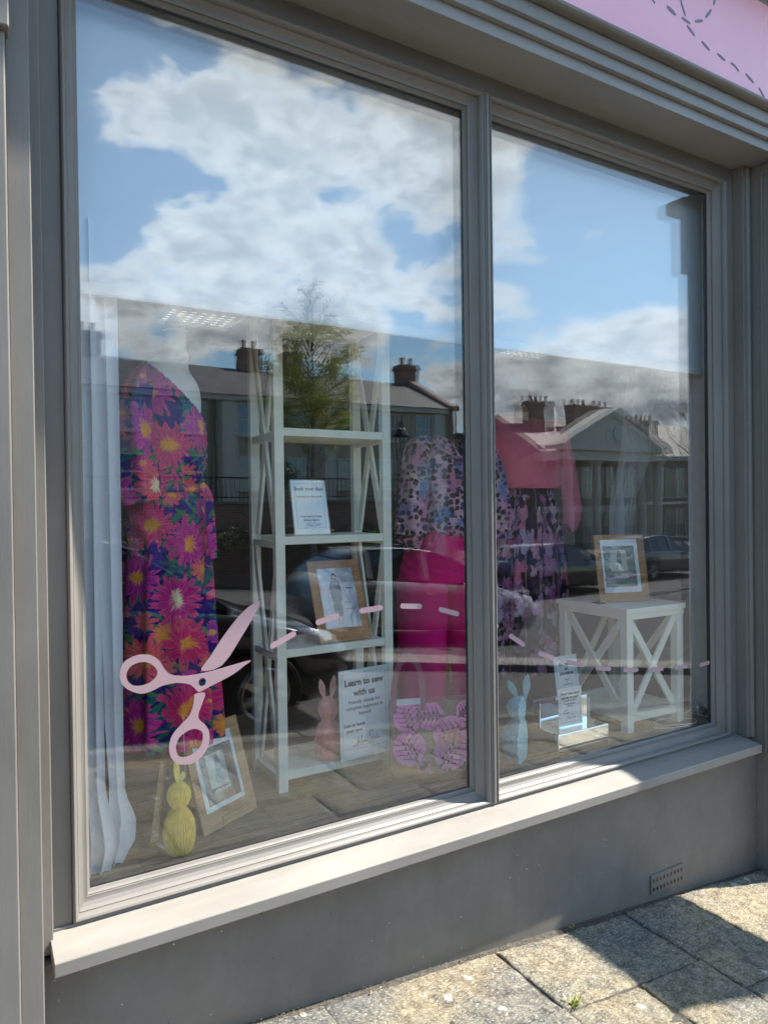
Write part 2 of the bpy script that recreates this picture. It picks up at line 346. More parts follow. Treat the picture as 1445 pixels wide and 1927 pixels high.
def fabric_iris():
    mt, t, o = newmat('iris_print'); uv = t.n.new('ShaderNodeUVMap').outputs[0]
    col = t.mix(t.ss(t.noise(uv, 10, 4), .4, .65), (.014, .008, .018), (.05, .018, .045))
    # stems
    x, y, _ = t.xyz(t.v('ADD', uv, t.v('SCALE', t.v('SUBTRACT', t.noisec(uv, 9, 2), (.5, .5, .5)), sc=.035)))
    st = t.ss(t.m('ABSOLUTE', t.m('SUBTRACT', t.m('FRACT', t.m('MULTIPLY', x, 11.0)), .5)), .06, .03)
    col = t.mix(t.m('MULTIPLY', st, .7), col, (.42, .22, .20))
    for sc, off, R0, cols in [(13, (2.1, .4, 0), .50, [(0, (.10, .03, .13)), (.5, (.22, .04, .18)), (1, (.16, .10, .22))]), (11, (0, 0, 0), .56, [(0, (.60, .07, .16)), (.35, (.62, .16, .26)), (.6, (.42, .06, .22)), (1, (.44, .42, .58))]), (15, (.7, 1.3, 0), .40, [(0, (.45, .45, .58)), (.4, (.55, .22, .28)), (1, (.60, .42, .42))])]:
        p = t.v('MULTIPLY', t.v('ADD', uv, off), (sc, sc*.62, 1))
        p = t.v('ADD', p, t.v('SCALE', t.v('SUBTRACT', t.noisec(p, 2.8, 3), (.5, .5, .5)), sc=.5))
        vo = t.vor(p, 1.0, .55, dim='2D'); d = t.v('SUBTRACT', p, vo[2]); dx_, dy_, _ = t.xyz(d)
        r = t.v('LENGTH', t.cxyz(dx_, dy_)); a = t.m('ARCTAN2', dy_, dx_); cr, cg, cb = t.xyz(vo[1])
        pet = t.m('POWER', t.m('ABSOLUTE', t.m('SINE', t.m('ADD', t.m('MULTIPLY', a, 1.5), t.m('MULTIPLY', cg, 2)))), .8)
        R = t.m('MULTIPLY', t.m('ADD', .25, t.m('MULTIPLY', pet, .75)), R0); rr = t.m('DIVIDE', r, R)
        streak = t.noise(t.cxyz(t.m('MULTIPLY', a, 4.0), rr, cg), 2.5, 4, .7)
        c = t.mix(t.ss(streak, .4, .7, 0, .8), t.ramp(cr, cols), (.62, .36, .42)); c = t.mix(t.ss(streak, .48, .32, 0, .9), c, (.07, .01, .05))
        col = t.mix(t.m('MULTIPLY', t.ss(rr, 1.0, .9), t.ss(cb, .42, .44)), col, c)
    P(t, o, col=col, rough=.7, spec=.15); return mt
M_iris = fabric_iris()

def fabric_leopard():
    mt, t, o = newmat('leopard_print'); uv = t.n.new('ShaderNodeUVMap').outputs[0]
    col = t.mix(t.ss(t.noise(uv, 9, 4), .42, .6), (.50, .20, .32), (.68, .42, .52))
    col = t.mix(t.ss(t.noise(t.v('ADD', uv, (5, 2, 0)), 7, 3), .54, .66), col, (.12, .22, .48))
    col = t.mix(t.ss(t.noise(t.v('ADD', uv, (9, 7, 0)), 10, 3), .62, .70, 0, .8), col, (.60, .58, .22))
    p = t.v('ADD', uv, t.v('SCALE', t.v('SUBTRACT', t.noisec(uv, 40, 2), (.5, .5, .5)), sc=.022))
    v = t.vor(p, 33, .75, dim='2D'); cr, cg, cb = t.xyz(v[1])
    R = t.m('MULTIPLY_ADD', cr, .22, .26)
    sp = t.m('MULTIPLY', t.ss(t.m('SUBTRACT', v[0], R), .02, -.02), t.ss(cg, .12, .14))
    col = t.mix(sp, col, t.mix(t.ss(cb, .55, .6), (.022, .014, .022), (.05, .05, .14)))
    v2 = t.vor(p, 75, .9, dim='2D'); sp2 = t.m('MULTIPLY', t.ss(v2[0], .22, .16), t.ss(t.xyz(v2[1])[0], .6, .62))
    col = t.mix(sp2, col, (.10, .03, .08))
    P(t, o, col=col, rough=.7, spec=.15); return mt
M_leopard = fabric_leopard()
def cloth(name, col, sc=700):
    mt, t, o = newmat(name); tc = t.n.new('ShaderNodeTexCoord').outputs['Object']
    n = t.noise(tc, 6, 4)
    P(t, o, col=t.mix(t.ss(n, .3, .7), tuple(c*.85 for c in col), tuple(min(1, c*1.1) for c in col)), rough=.75, spec=.15, nrm=t.bump(t.m('ADD', t.noise(tc, sc, 2), t.m('MULTIPLY', t.noise(tc, 14, 3), 3.0)), .0016)); return mt
M_coral = cloth('coral_jersey', (.95, .20, .29)); M_fuchsia = cloth('fuchsia_cotton', (.82, .008, .19))

def stone():
    mt, t, o = newmat('flagstone'); tc = t.n.new('ShaderNodeTexCoord').outputs['Object']
    n1 = t.noise(tc, 2.3, 6, .65); n2 = t.noise(tc, 26, 8, .72); n3 = t.noise(t.v('MULTIPLY', tc, (1, 1.6, 1)), 85, 6, .78); n4 = t.noise(t.v('ADD', tc, (4, 2, 0)), 1.7, 4)
    c = t.ramp(n2, [(.30, (.07, .068, .062)), (.42, (.16, .154, .14)), (.54, (.28, .262, .215)), (.72, (.46, .43, .35))])
    c = t.mix(t.ss(n1, .42, .66, 0, .8), c, t.mix(t.ss(n2, .35, .6), (.27, .20, .10), (.53, .43, .26)))
    c = t.mix(t.ss(n4, .48, .68, 0, .6), c, t.mix(t.ss(n2, .3, .6), (.075, .075, .075), (.20, .20, .19)))
    c = t.mix(t.ss(n3, .53, .64, 0, .85), c, (.68, .65, .56)); c = t.mix(t.ss(n3, .47, .37, 0, .85), c, (.06, .055, .05))
    w2 = t.v('ADD', tc, t.v('SCALE', t.v('SUBTRACT', t.noisec(tc, 40, 3), (.5, .5, .5)), sc=.02))
    v = t.vor(w2, 9.0); li = t.m('MULTIPLY', t.ss(v[0], .17, .12), t.ss(t.xyz(v[1])[0], .62, .64))
    c = t.mix(t.m('MULTIPLY', li, t.ss(n2, .3, .55, .5, 1)), c, (.72, .71, .66))
    h = t.m('ADD', t.m('MULTIPLY', t.noise(t.v('MULTIPLY', tc, (1.0, 2.2, 1)), 30, 7, .7), 1.0), t.m('MULTIPLY', n3, .25))
    P(t, o, col=c, rough=.85, nrm=t.bump(h, .032)); return mt
M_stone = stone()
M_mortar = simple('dirt_joint', (.07, .062, .05), .95, .4, 60, bump=.004, bsc=150)
M_asphalt = simple('asphalt', (.058, .057, .056), .85, .25, 12, bump=.004, bsc=220)
M_kerb = simple('kerb_stone', (.20, .19, .17), .85, .2, 9, bump=.002, bsc=120)
M_kerb2 = simple('near_kerb_stone', (.13, .125, .115), .9, .3, 9, bump=.002, bsc=120)
M_leaf = None
def leafmat(name, col):
    mt, t, o = newmat(name); tc = t.n.new('ShaderNodeTexCoord').outputs['Object']; c = t.mix(t.ss(t.noise(tc, 3, 3), .3, .7), tuple(x*.6 for x in col), tuple(x*1.3 for x in col))
    d = t.node('ShaderNodeBsdfDiffuse', {'Color': c}); tl = t.node('ShaderNodeBsdfTranslucent', {'Color': c}); g = t.node('ShaderNodeBsdfGlossy', {'Color': (.5, .5, .5), 'Roughness': .35})
    m1 = t.node('ShaderNodeMixShader', {0: .5, 1: d, 2: tl}); m2 = t.node('ShaderNodeMixShader', {0: .08, 1: m1, 2: g}); t.l.new(m2.outputs[0], o.inputs[0]); return mt
M_leaf = leafmat('leaf_green', (.34, .36, .07)); M_bark = simple('bark', (.16, .145, .12), .9, .4, 12, bump=.004, bsc=40)
M_hedge = simple('hedge_leaf', (.05, .085, .02), .55, .45, 3)
M_slate = None
def slate():
    mt, t, o = newmat('slate_roof'); tc = t.n.new('ShaderNodeTexCoord').outputs['Object']
    b = t.n.new('ShaderNodeTexBrick'); t.set(b.inputs['Vector'], t.node('ShaderNodeMapping', {'Vector': tc, 'Rotation': (radians(90), 0, 0)}).outputs[0])
    b.inputs['Scale'].default_value = 1.0; b.inputs['Brick Width'].default_value = .28; b.inputs['Row Height'].default_value = .17; b.inputs['Mortar Size'].default_value = .012
    b.inputs['Color1'].default_value = (.05, .05, .053, 1); b.inputs['Color2'].default_value = (.088, .086, .09, 1); b.inputs['Mortar'].default_value = (.02, .02, .02, 1)
    P(t, o, col=b.outputs[0], rough=.6, nrm=t.bump(t.noise(tc, 14, 4), .01)); return mt
M_slate = slate()
def brick(name, c1, c2, mo):
    mt, t, o = newmat(name); tc = t.n.new('ShaderNodeTexCoord').outputs['Object']
    b = t.n.new('ShaderNodeTexBrick'); t.set(b.inputs['Vector'], t.node('ShaderNodeMapping', {'Vector': tc, 'Rotation': (radians(90), 0, 0)}).outputs[0])
    b.inputs['Scale'].default_value = 1.0; b.inputs['Brick Width'].default_value = .22; b.inputs['Row Height'].default_value = .075; b.inputs['Mortar Size'].default_value = .01
    for q, c in (('Color1', c1), ('Color2', c2), ('Mortar', mo)): b.inputs[q].default_value = (*c, 1)
    P(t, o, col=b.outputs[0], rough=.85); return mt
M_brick = brick('brick_wall', (.20, .09, .06), (.30, .15, .10), (.3, .28, .25)); M_brick2 = brick('buff_brick', (.15, .12, .09), (.20, .155, .115), (.17, .16, .14))
M_render = simple('cream_render', (.36, .315, .235), .9, .06, 1.5); M_stonew = simple('pale_trim', (.52, .50, .44), .8, .05, 3)
M_pane = simple('house_glass', (.16, .19, .23), .06, .1, metal=.7)
def plank():
    mt, t, o = newmat('wood_floor'); tc = t.n.new('ShaderNodeTexCoord').outputs['Object']
    r = t.node('ShaderNodeVectorRotate', {'Vector': tc, 'Angle': 0.0}, rotation_type='Z_AXIS').outputs[0]
    b = t.n.new('ShaderNodeTexBrick'); t.set(b.inputs['Vector'], r)
    b.inputs['Scale'].default_value = 1.0; b.inputs['Brick Width'].default_value = .9; b.inputs['Row Height'].default_value = .14; b.inputs['Mortar Size'].default_value = .0015
    b.inputs['Color1'].default_value = (.15, .12, .09, 1); b.inputs['Color2'].default_value = (.20, .165, .12, 1); b.inputs['Mortar'].default_value = (.05, .04, .03, 1)
    g = t.noise(t.v('MULTIPLY', r, (1.5, 14, 1)), 5, 6, .6, .6)
    P(t, o, col=t.mix(t.ss(g, .35, .65, 0, .6), b.outputs[0], (.28, .24, .19)), rough=.5); return mt
M_plank = plank()
def carpaint(name, col):
    return simple(name, col, .10, .02, spec=.5, coat=1.0)
M_carblack = carpaint('black_car_paint', (.006, .006, .007)); M_cargrey = carpaint('grey_car_paint', (.06, .065, .07)); M_carsilver = carpaint('silver_car_paint', (.38, .39, .40))
M_carmid = simple('mid_grey_car_paint', (.22, .225, .23), .16, .02, spec=.6, coat=.6); M_carglass = simple('car_glass', (.01, .012, .014), .03, .1, spec=.9)
M_tyre = simple('tyre_rubber', (.015, .015, .015), .85, .2); M_alloy = simple('alloy', (.5, .5, .52), .25, .05, metal=.9)
def emit(name, col, s):
    mt, t, o = newmat(name); e = t.node('ShaderNodeEmission', {'Color': col, 'Strength': s}); t.l.new(e.outputs[0], o.inputs[0]); return mt
M_led = emit('lit_diffuser', (1, .96, .9), .14)
M_lamp = simple('headlamp_glass', (.75, .77, .8), .08, .1, spec=.9, coat=1.0, metal=.6)

# ------------------------------------------------------------------ ground
def gz(x):
    if x < 9: return .045-.0925*x
    if x < 13: t = (x-9)/4; return .045-.0925*9-.0925*4*(t-t*t/2)
    return .045-.0925*9-.0925*2
def sheet(name, x0, x1, y0, y1, nx, nyy, off, mat):
    vs = []; fs = []
    for j in range(nyy+1):
        for i in range(nx+1):
            x = x0+(x1-x0)*i/nx; y = y0+(y1-y0)*j/nyy; vs.append((x, y, gz(x)+off))
    for j in range(nyy):
        for i in range(nx): a = j*(nx+1)+i; fs.append((a, a+1, a+nx+2, a+nx+1))
    return struct(mesh_obj(name, vs, fs, mat, smooth=True))
sheet('ground', -120, 220, -260, -.12, 340, 4, -.17, M_asphalt)
sheet('road', -40, 60, -5.2, -2.7, 100, 2, -.145, M_asphalt)
# near pavement: riven flagstones, one slab per rectangle, laid on a dirt bed
sheet('pavement_bed', -6, 12, -2.56, -.101, 60, 4, -.0085, M_mortar)
slabs = [(.20, .94, -.475, -.128), (.94, 1.618, -.470, -.132), (1.624, 2.284, -.482, -.14), (2.290, 2.632, -.652, -.132), (2.638, 3.33, -.60, -.128), (3.336, 4.1, -.50, -.13),
         (1.624, 1.95, -1.02, -.488), (.98, 1.618, -1.02, -.476), (.30, .974, -1.02, -.481), (1.956, 2.284, -1.05, -.488), (2.290, 2.80, -1.20, -.658), (2.806, 3.40, -1.2, -.606), (3.406, 4.1, -1.2, -.506)]
ypos = [-1.03, -1.45, -1.95, -2.40]
rnd = random.Random(3)
for j in range(3):
    x = 1.62 if j == 0 else 1.2
    x = -5.0+rnd.random()*.3
    while x < 11.5:
        wd = rnd.uniform(.5, .85); yy1 = ypos[j]-.004
        x1 = x+wd
        if j == 0:
            if x1 > 2.0 and x < 4.2: yy1 = -1.206
            elif x1 > 0.3 and x < 2.3: yy1 = -1.056
        slabs.append((x, x1-.007, ypos[j+1]+.003, yy1)); x = x1
for r0, r1, xs in ((-.6, -.13, (-5, .19)), (-1.02, -.61, (-5, .29)), (-.6, -.13, (4.107, 11.5)), (-1.2, -.61, (4.107, 11.5))):
    x = xs[0]
    while x < xs[1]-.2:
        x1 = min(x+rnd.uniform(.5, .8), xs[1]); x1 = xs[1] if xs[1]-x1 < .25 else x1
        slabs.append((x, x1-.007, r0, r1)); x = x1
mb = MB()
for k, (x0, x1, y0, y1) in enumerate(slabs):
    near = x1 > .3 and x0 < 3.6 and y1 > -1.1
    st = .010 if near else .06
    nx = max(2, int((x1-x0)/st)); nyy = max(2, int((y1-y0)/st)); hoff = rnd.uniform(-.004, .004); tx = rnd.uniform(-.006, .006)
    vs = []; fs = []
    for j in range(nyy+1):
        for i in range(nx+1):
            x = x0+(x1-x0)*i/nx; y = y0+(y1-y0)*j/nyy
            ex = min(x-x0, x1-x, y-y0, y1-y)
            h = noise.fractal(Vector((x*5+k*3.1, y*9, k)), .8, 2.0, 5)*.0065+noise.fractal(Vector((x*22+k, y*38, k*2)), .7, 2.0, 4)*.0028+hoff+tx*(x-x0)
            e = max(0, 1-ex/.010); h -= .006*e*e
            jx = noise.noise(Vector((x*30, y*30, k)))*.004*(e > 0)
            vs.append((x+jx, y+jx*.7, gz(x)+h))
    a = len(vs)
    for j in range(nyy):
        for i in range(nx): q = j*(nx+1)+i; fs.append((q, q+1, q+nx+2, q+nx+1))
    rim = [i for i in range(nx+1)]+[j*(nx+1)+nx for j in range(1, nyy+1)]+[nyy*(nx+1)+i for i in range(nx-1, -1, -1)]+[j*(nx+1) for j in range(nyy-1, 0, -1)]
    for q in rim: vs.append((vs[q][0], vs[q][1], vs[q][2]-.04))
    n = len(rim)
    for i in range(n): fs.append((rim[i], a+i, a+(i+1) % n, rim[(i+1) % n]))
    mb.add(vs, fs)
struct(mb.build('pavement', M_stone, smooth=True))
mb = MB()
for i in range(26):
    x0 = -6+i*.9; mb.add([(x, y, gz(x)+z) for x in (x0, x0+.89) for y, z in ((-2.56, .0), (-2.69, .0), (-2.69, -.16), (-2.56, -.16))], [(0, 1, 2, 3), (4, 7, 6, 5), (0, 4, 5, 1), (1, 5, 6, 2), (2, 6, 7, 3), (3, 7, 4, 0)])
struct(mb.build('kerb', M_kerb2, bevel=.012))
# far kerb of the road (runs slightly towards the shop) with a strip of paving
mb = MB()
for i in range(30):
    x0 = -2+i*.9; x1 = x0+.89
    yy = lambda x: -5.40-(x-4.25)*-.285 if x < 10 else -5.40+5.75*.285
    for w0, w1, zz in ((0, .16, .0), (.17, .62, -.004)):
        mb.add([(x, yy(x)-w, gz(x)-.045+z) for x in (x0, x1) for w, z in ((w0, zz), (w1, zz), (w1, -.11), (w0, -.11))], [(0, 3, 2, 1), (4, 5, 6, 7), (0, 1, 5, 4), (1, 2, 6, 5), (2, 3, 7, 6), (3, 0, 4, 7)])
struct(mb.build('kerb', M_kerb, bevel=.01))
# grit and litter along the foot of the wall
mb = MB(); r = random.Random(11)
for i in range(900):
    x = r.uniform(.2, 3.25); y = -.128+abs(r.gauss(0, .016))*-1+.012; s_ = r.uniform(.0012, .0048)
    if r.random() < .12: y = r.uniform(-.5, -.15)
    c = Vector((x, y, gz(x)+s_*.3-.001)); vs = [c+Vector((r.uniform(-1, 1), r.uniform(-1, 1), r.uniform(-.4, .8)))*s_ for _ in range(5)]
    mb.add(vs, [(0, 1, 2), (0, 2, 3), (0, 3, 4), (1, 2, 4), (0, 1, 4), (2, 3, 4)])
o = mb.build('grit', simple('grit_bits', (.15, .12, .085), .9, .7, 300)); o['kind'] = 'stuff'
for gx, gy, nn, hh, lb in ((1.66, -.475, 26, .035, 'small green weed tuft growing where three flagstones meet'), (2.0, -.130, 9, .014, 'tiny weed sprig at the foot of the shop wall beside the shadow edge')):
    mb = MB()
    for i in range(nn):
        a = r.uniform(0, 2*pi); l = r.uniform(.4, 1)*hh; b = Vector((gx+r.gauss(0, .018), gy+r.gauss(0, .006), gz(gx)-.004)); tip = b+Vector((cos(a)*l*.8, sin(a)*l*.8, l*.8)); sd = Vector((-sin(a), cos(a), 0))*.0022
        mid = (b+tip)/2+Vector((0, 0, l*.2)); mb.add([b-sd, b+sd, mid+sd, mid-sd, tip], [(0, 1, 2, 3), (3, 2, 4)])
    tag(mb.build('weed', M_leaf), lb, 'weed')

# ------------------------------------------------------------------ the shopfront
shop = thing('shopfront', 'grey painted timber shopfront with two tall glazed panes and a pink sign', 'shopfront')
XL, XA, XB, XR, ZB, ZT = .290, 1.615, 1.750, 3.060, .446, 2.966
# moulded frames swept round each pane; profile = (distance out from glass edge 0..1, y)
prof = [(0, -.001), (0, -.006), (.09, -.010), (.16, -.016), (.20, -.016), (.20, -.021), (.30, -.022), (.40, -.024), (.55, -.031), (.66, -.040), (.70, -.040), (.70, -.045), (.74, -.052), (.80, -.057), (.88, -.060), (.95, -.058), (1.0, -.052), (1.0, -.040)]
def sweep(x0, x1, z0, z1, dl, dr, db, dt):
    vs = []; fs = []
    for d, y in prof:
        vs += [(x0-d*dl, y, z0-d*db), (x1+d*dr, y, z0-d*db), (x1+d*dr, y, z1+d*dt), (x0-d*dl, y, z1+d*dt)]
    for i in range(len(prof)-1):
        for j in range(4): a = i*4+j; b = i*4+(j+1) % 4; fs.append((a, b, b+4, a+4))
    return vs, fs
for (x0, x1, dl, dr) in ((XL, XA, .049, .062), (XB, XR, .047, .080)):
    vs, fs = sweep(x0, x1, ZB, ZT, dl, dr, .060, .060)
    o = mesh_obj('window_frame', vs, fs, None, shop, mats=[M_paintV, M_paintH], fmat=[(1 if j % 2 == 0 else 0) for i in range(len(prof)-1) for j in range(4)])
    bpy.context.view_layer.objects.active = o
# mullion nose between the two frames
mb = MB().box(1.6775, 1.7025, -.058, .03, .386, 3.0262); mb.box(1.684, 1.696, -.063, -.057, .387, 3.0255)
mb.build('mullion', M_paintV, shop, bevel=.004)
# flat boards round the frames
MB().box(.190, .2405, -.046, .03, .372, 3.094).build('jamb_board', M_paintV, shop, bevel=.002)
MB().box(3.1405, 3.2005, -.046, .03, .372, 3.094).build('jamb_board', M_paintV, shop, bevel=.002)
MB().box(.2407, 3.1403, -.045, .03, 3.0265, 3.0945).build('head_board', M_paintH, shop)
MB().box(.2407, 3.1403, -.0445, .03, .360, .3855).build('bottom_rail', M_paintH, shop)
# left pilaster in steps
MB().box(.157, .1895, -.085, .03, .34, 3.0945).build('pilaster_fillet', M_paintV, shop, bevel=.003)
MB().box(.104, .1565, -.20, .03, -.2, 3.0945).build('pilaster_shaft', M_paintV, shop, bevel=.003)
mb = MB().box(-.35, .1035, -.232, .03, -.2, 2.63); mb.box(-.35, .112, -.252, .03, 2.63, 3.40)
mb.build('pilaster_face', M_paintV, shop, bevel=.004)
# right hand: bead strip and deep pier with panelled side and corbelled head
mb = MB().box(3.2008, 3.2645, -.098, .03, .372, 3.094); mb.tube([(3.235, -.098, .374), (3.235, -.098, 3.09)], .012, 10)
mb.build('bead_board', M_paintV, shop, bevel=.003)
pier = MB().box(3.265, 3.9, -.250, .03, -.40, 3.0945).build('pier', M_paintV, shop, bevel=.004)
mb = MB(); x = 3.265
for (a, b, y0, y1) in ((.30, 3.05, -.232, -.223), (.30, 3.05, -.155, -.142)): mb.box(x-.007, x, y0, y1, a, b)
mb.box(x-.007, x, -.2229, -.1551, 3.036, 3.05); mb.box(x-.007, x, -.2229, -.1551, .30, .314)
mb.build('panel_moulding', M_paintV, pier, bevel=.003)
mb = MB().box(3.258, 3.91, -.285, -.2505, 2.70, 3.0)
mb.build('corbel', M_paintV, pier, bevel=.004)
mb = MB().box(3.255, 3.92, -.310, -.2505, 3.001, 3.03); mb.box(3.25, 3.93, -.365, -.2505, 3.0305, 3.094)
mb.build('corbel_cap', M_paintV, pier, bevel=.004)
# sill
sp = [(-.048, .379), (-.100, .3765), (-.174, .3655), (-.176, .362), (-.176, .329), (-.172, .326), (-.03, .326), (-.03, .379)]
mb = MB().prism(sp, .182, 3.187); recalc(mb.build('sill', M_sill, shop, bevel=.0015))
MB().box(.1935, 3.1995, -.0535, -.046, .3795, .3855).build('sill_fillet', M_paintH, shop)
# stall riser below the sill, with a timber cover over the end joint
MB().box(.1568, 3.2648, -.105, .03, -.45, .3258).build('stall_riser', M_riser, shop)
MB().box(-.35, 3.9, .0302, .12, -.45, .3255).build('rear_wall', M_riser, shop)
# air brick
ab = MB().box(2.488, 2.70, -.112, -.1052, -.168, -.086).build('air_brick', M_riser, shop, bevel=.002)
for i in range(9):
    for j in range(2):
        cx = 2.4985+i*.0227; cz = -.147+j*.038; MB().box(cx, cx+.0105, -.1128, -.1121, cz-.0075, cz+.0075).build('vent_hole', M_black, ab)
# fascia: soffit, stepped architrave, torus, sign, cornice
mb = MB().box(-.6, 4.6, -.2345, .03, 3.0955, 3.1405)
mb.box(-.6, 4.6, -.2545, .03, 3.1410, 3.1860); mb.box(-.6, 4.6, -.2715, .03, 3.1865, 3.2385)
mb.build('architrave', M_fascia, shop, bevel=.0015)
rr = [(-.2720+.0, 3.2390)]+[(-.288-.022*cos(a), 3.2545-.0155*sin(a)*1.0) for a in [pi/2-pi*i/10 for i in range(11)]]+[(-.272, 3.270)]
recalc(MB().prism(rr, -.6, 4.6).build('torus_moulding', M_paintH, shop))
sign = MB().box(-.6, 4.6, -.2900, .03, 3.2705, 3.690).build('sign_board', M_pink, shop)
cp = [(-.02, 3.6905), (-.29, 3.6905), (-.305, 3.705), (-.33, 3.715), (-.36, 3.74), (-.40, 3.752), (-.42, 3.758), (-.42, 3.80), (-.44, 3.81), (-.44, 3.85), (-.02, 3.86)]
recalc(MB().prism(cp, -.6, 4.6).build('cornice', M_fascia, shop))
MB().box(-.6, 4.6, -.06, .03, 3.861, 7.2).build('upper_wall', M_brick2, shop)
# stitched line on the sign: tapering dashes
dsh = [((2.300, 3.470), (2.338, 3.438), .004), ((2.41, 3.452), (2.462, 3.436), .0075), ((2.490, 3.512), (2.522, 3.452), .004), ((2.500, 3.438), (2.552, 3.432), .0045), ((2.585, 3.452), (2.632, 3.470), .0055), ((2.652, 3.490), (2.690, 3.535), .0055), ((2.705, 3.56), (2.725, 3.61), .005),
       ((2.532, 3.418), (2.580, 3.392), .005), ((2.626, 3.384), (2.676, 3.364), .005), ((2.728, 3.366), (2.780, 3.354), .005), ((2.820, 3.356), (2.850, 3.352), .0045), ((2.846, 3.353), (2.876, 3.337), .004), ((2.924, 3.342), (2.982, 3.320), .005), ((3.02, 3.31), (3.062, 3.272+.004), .004)]
for a, b, wd in dsh:
    a = Vector(a); b = Vector(b); t_ = (b-a).normalized(); nn = Vector((-t_.y, t_.x)); L = (b-a).length; pts = []
    for k in range(9): s_ = k/8; pts.append(a+t_*(L*s_)+nn*wd*(.55+.6*sin(pi*s_)*(.6+.4*s_)))
    for k in range(8, -1, -1): s_ = k/8; pts.append(a+t_*(L*s_)-nn*wd*(.55+.5*sin(pi*s_)))
    MB().plate([tuple(p) for p in pts], -.2920, -.2902).build('stitch_mark', M_stitch, sign)
# panes: outer and inner sheet of a sealed unit, inner one a touch out of parallel
for k, (x0, x1, an) in enumerate(((XL-.01, XA+.01, .10), (XB-.01, XR+.01, .34))):
    gp = MB().box(x0, x1, 0, .004, ZB-.01, ZT+.01).build('glass_pane', M_glass, shop)
    cx = (x0+x1)/2; Mx = Matrix.Translation((cx, .022, 0)) @ Matrix.Rotation(radians(an), 4, 'Z') @ Matrix.Translation((-cx, 0, 0))
    MB().box(x0, x1, 0, .004, ZB-.01, ZT+.01, Mx).build('inner_glass', M_glass2, gp)
    MB().box(x0-.002, x0+.006, .0045, .019, ZB, ZT).box(x1-.006, x1+.002, .0045, .019, ZB, ZT).box(x0, x1, .0045, .019, ZB-.012, ZB-.004).box(x0, x1, .0045, .019, ZT+.004, ZT+.012).build('spacer_bar', M_black, gp)
    if k == 0: pane0 = gp
    else: pane1 = gp
# window vinyl: scissors and the dashed cutting line
yv0, yv1 = -.0012, -.0002
ring1 = [(.379, 1.033), (.389, 1.062), (.412, 1.076), (.440, 1.081), (.470, 1.073), (.490, 1.056), (.503, 1.032), (.522, 1.012), (.559, 1.003), (.607, 1.003), (.664, 1.009), (.766, 1.024), (.745, 1.008), (.714, .989), (.672, .972), (.638, .960), (.612, .950), (.603, .949), (.592, .961), (.580, .973), (.560, .981), (.535, .985), (.497, .982), (.466, .971), (.435, .968), (.402, .984), (.384, 1.005)]
hole1 = [(.397, 1.022), (.400, 1.038), (.412, 1.052), (.437, 1.059), (.462, 1.053), (.480, 1.035), (.483, 1.018), (.472, 1.003), (.451, .993), (.422, .992), (.404, 1.004)]
piv = [(.615+.0115*cos(2*pi*i/14), .977+.0125*sin(2*pi*i/14)) for i in range(14)]
blade = [(.802, 1.204), (.795, 1.186), (.780, 1.160), (.741, 1.102), (.677, 1.020), (.612, 1.012), (.640, 1.050), (.682, 1.108), (.730, 1.163), (.765, 1.192), (.794, 1.206)]
ring2 = [(.623, .942), (.612, .908), (.603, .885), (.604, .866), (.622, .846), (.633, .825), (.634, .795), (.622, .765), (.600, .745), (.570, .737), (.540, .744), (.522, .762), (.514, .785), (.515, .810), (.526, .836), (.553, .862), (.573, .880), (.585, .905), (.590, .930), (.592, .943)]
hole2 = [(.580, .840), (.602, .835), (.614, .822), (.613, .800), (.603, .780), (.582, .765), (.558, .760), (.541, .768), (.534, .788), (.537, .808), (.550, .827)]
def flat_with_holes(outer, holes, y0, y1, name, mat, parent):
    cu = bpy.data.curves.new(name, 'CURVE'); cu.dimensions = '2D'; cu.fill_mode = 'BOTH'; cu.extrude = (y1-y0)/2
    for poly in [outer]+holes:
        sp_ = cu.splines.new('POLY'); sp_.points.add(len(poly)-1); sp_.use_cyclic_u = True
        for q, (a, b) in zip(sp_.points, poly): q.co = (a, b, 0, 1)
    tmp = bpy.data.objects.new('tmp', cu); COL.objects.link(tmp); dg = bpy.context.evaluated_depsgraph_get(); me = bpy.data.meshes.new_from_object(tmp.evaluated_get(dg)); bpy.data.objects.remove(tmp)
    me.materials.clear(); me.materials.append(mat)
    me.transform(Matrix.Translation((0, (y0+y1)/2, 0)) @ Matrix.Rotation(pi/2, 4, 'X'))
    o = bpy.data.objects.new(name, me); COL.objects.link(o); o.parent = parent; return o
sc = flat_with_holes(smoothpoly(ring1, 4), [smoothpoly(hole1, 4), piv], yv0, yv1, 'scissors_decal', M_decal, pane0)
flat_with_holes(smoothpoly(ring2, 4), [smoothpoly(hole2, 4)], yv0, yv1, 'scissors_handle', M_decal, sc)
flat_with_holes(smoothpoly(blade, 3), [], yv0, yv1, 'scissors_blade', M_decal, sc)
D0 = [((.835, 1.058), (.922, 1.094)), ((.994, 1.119), (1.080, 1.137)), ((1.158, 1.144), (1.250, 1.149)), ((1.322, 1.148), (1.412, 1.139)), ((1.487, 1.123), (1.577, 1.096))]
D1 = [((1.752, 1.038), (1.757, 1.034)), ((1.818, .994), (1.896, .944)), ((1.965, .908), (2.055, .874)), ((2.124, .851), (2.217, .826)), ((2.290, .806), (2.382, .789)), ((2.459, .775), (2.554, .763)), ((2.635, .754), (2.722, .746)), ((2.801, .741), (2.895, .737)), ((2.980, .730), (3.056, .734))]
def capsule(a, b, w_):
    a = Vector(a); b = Vector(b); an = atan2(b.y-a.y, b.x-a.x); r_ = w_/2
    return [(b.x+r_*cos(an+t_), b.y+r_*sin(an+t_)) for t_ in [-pi/2+pi*i/6 for i in range(7)]]+[(a.x+r_*cos(an+pi+t_), a.y+r_*sin(an+pi+t_)) for t_ in [-pi/2+pi*i/6 for i in range(7)]]
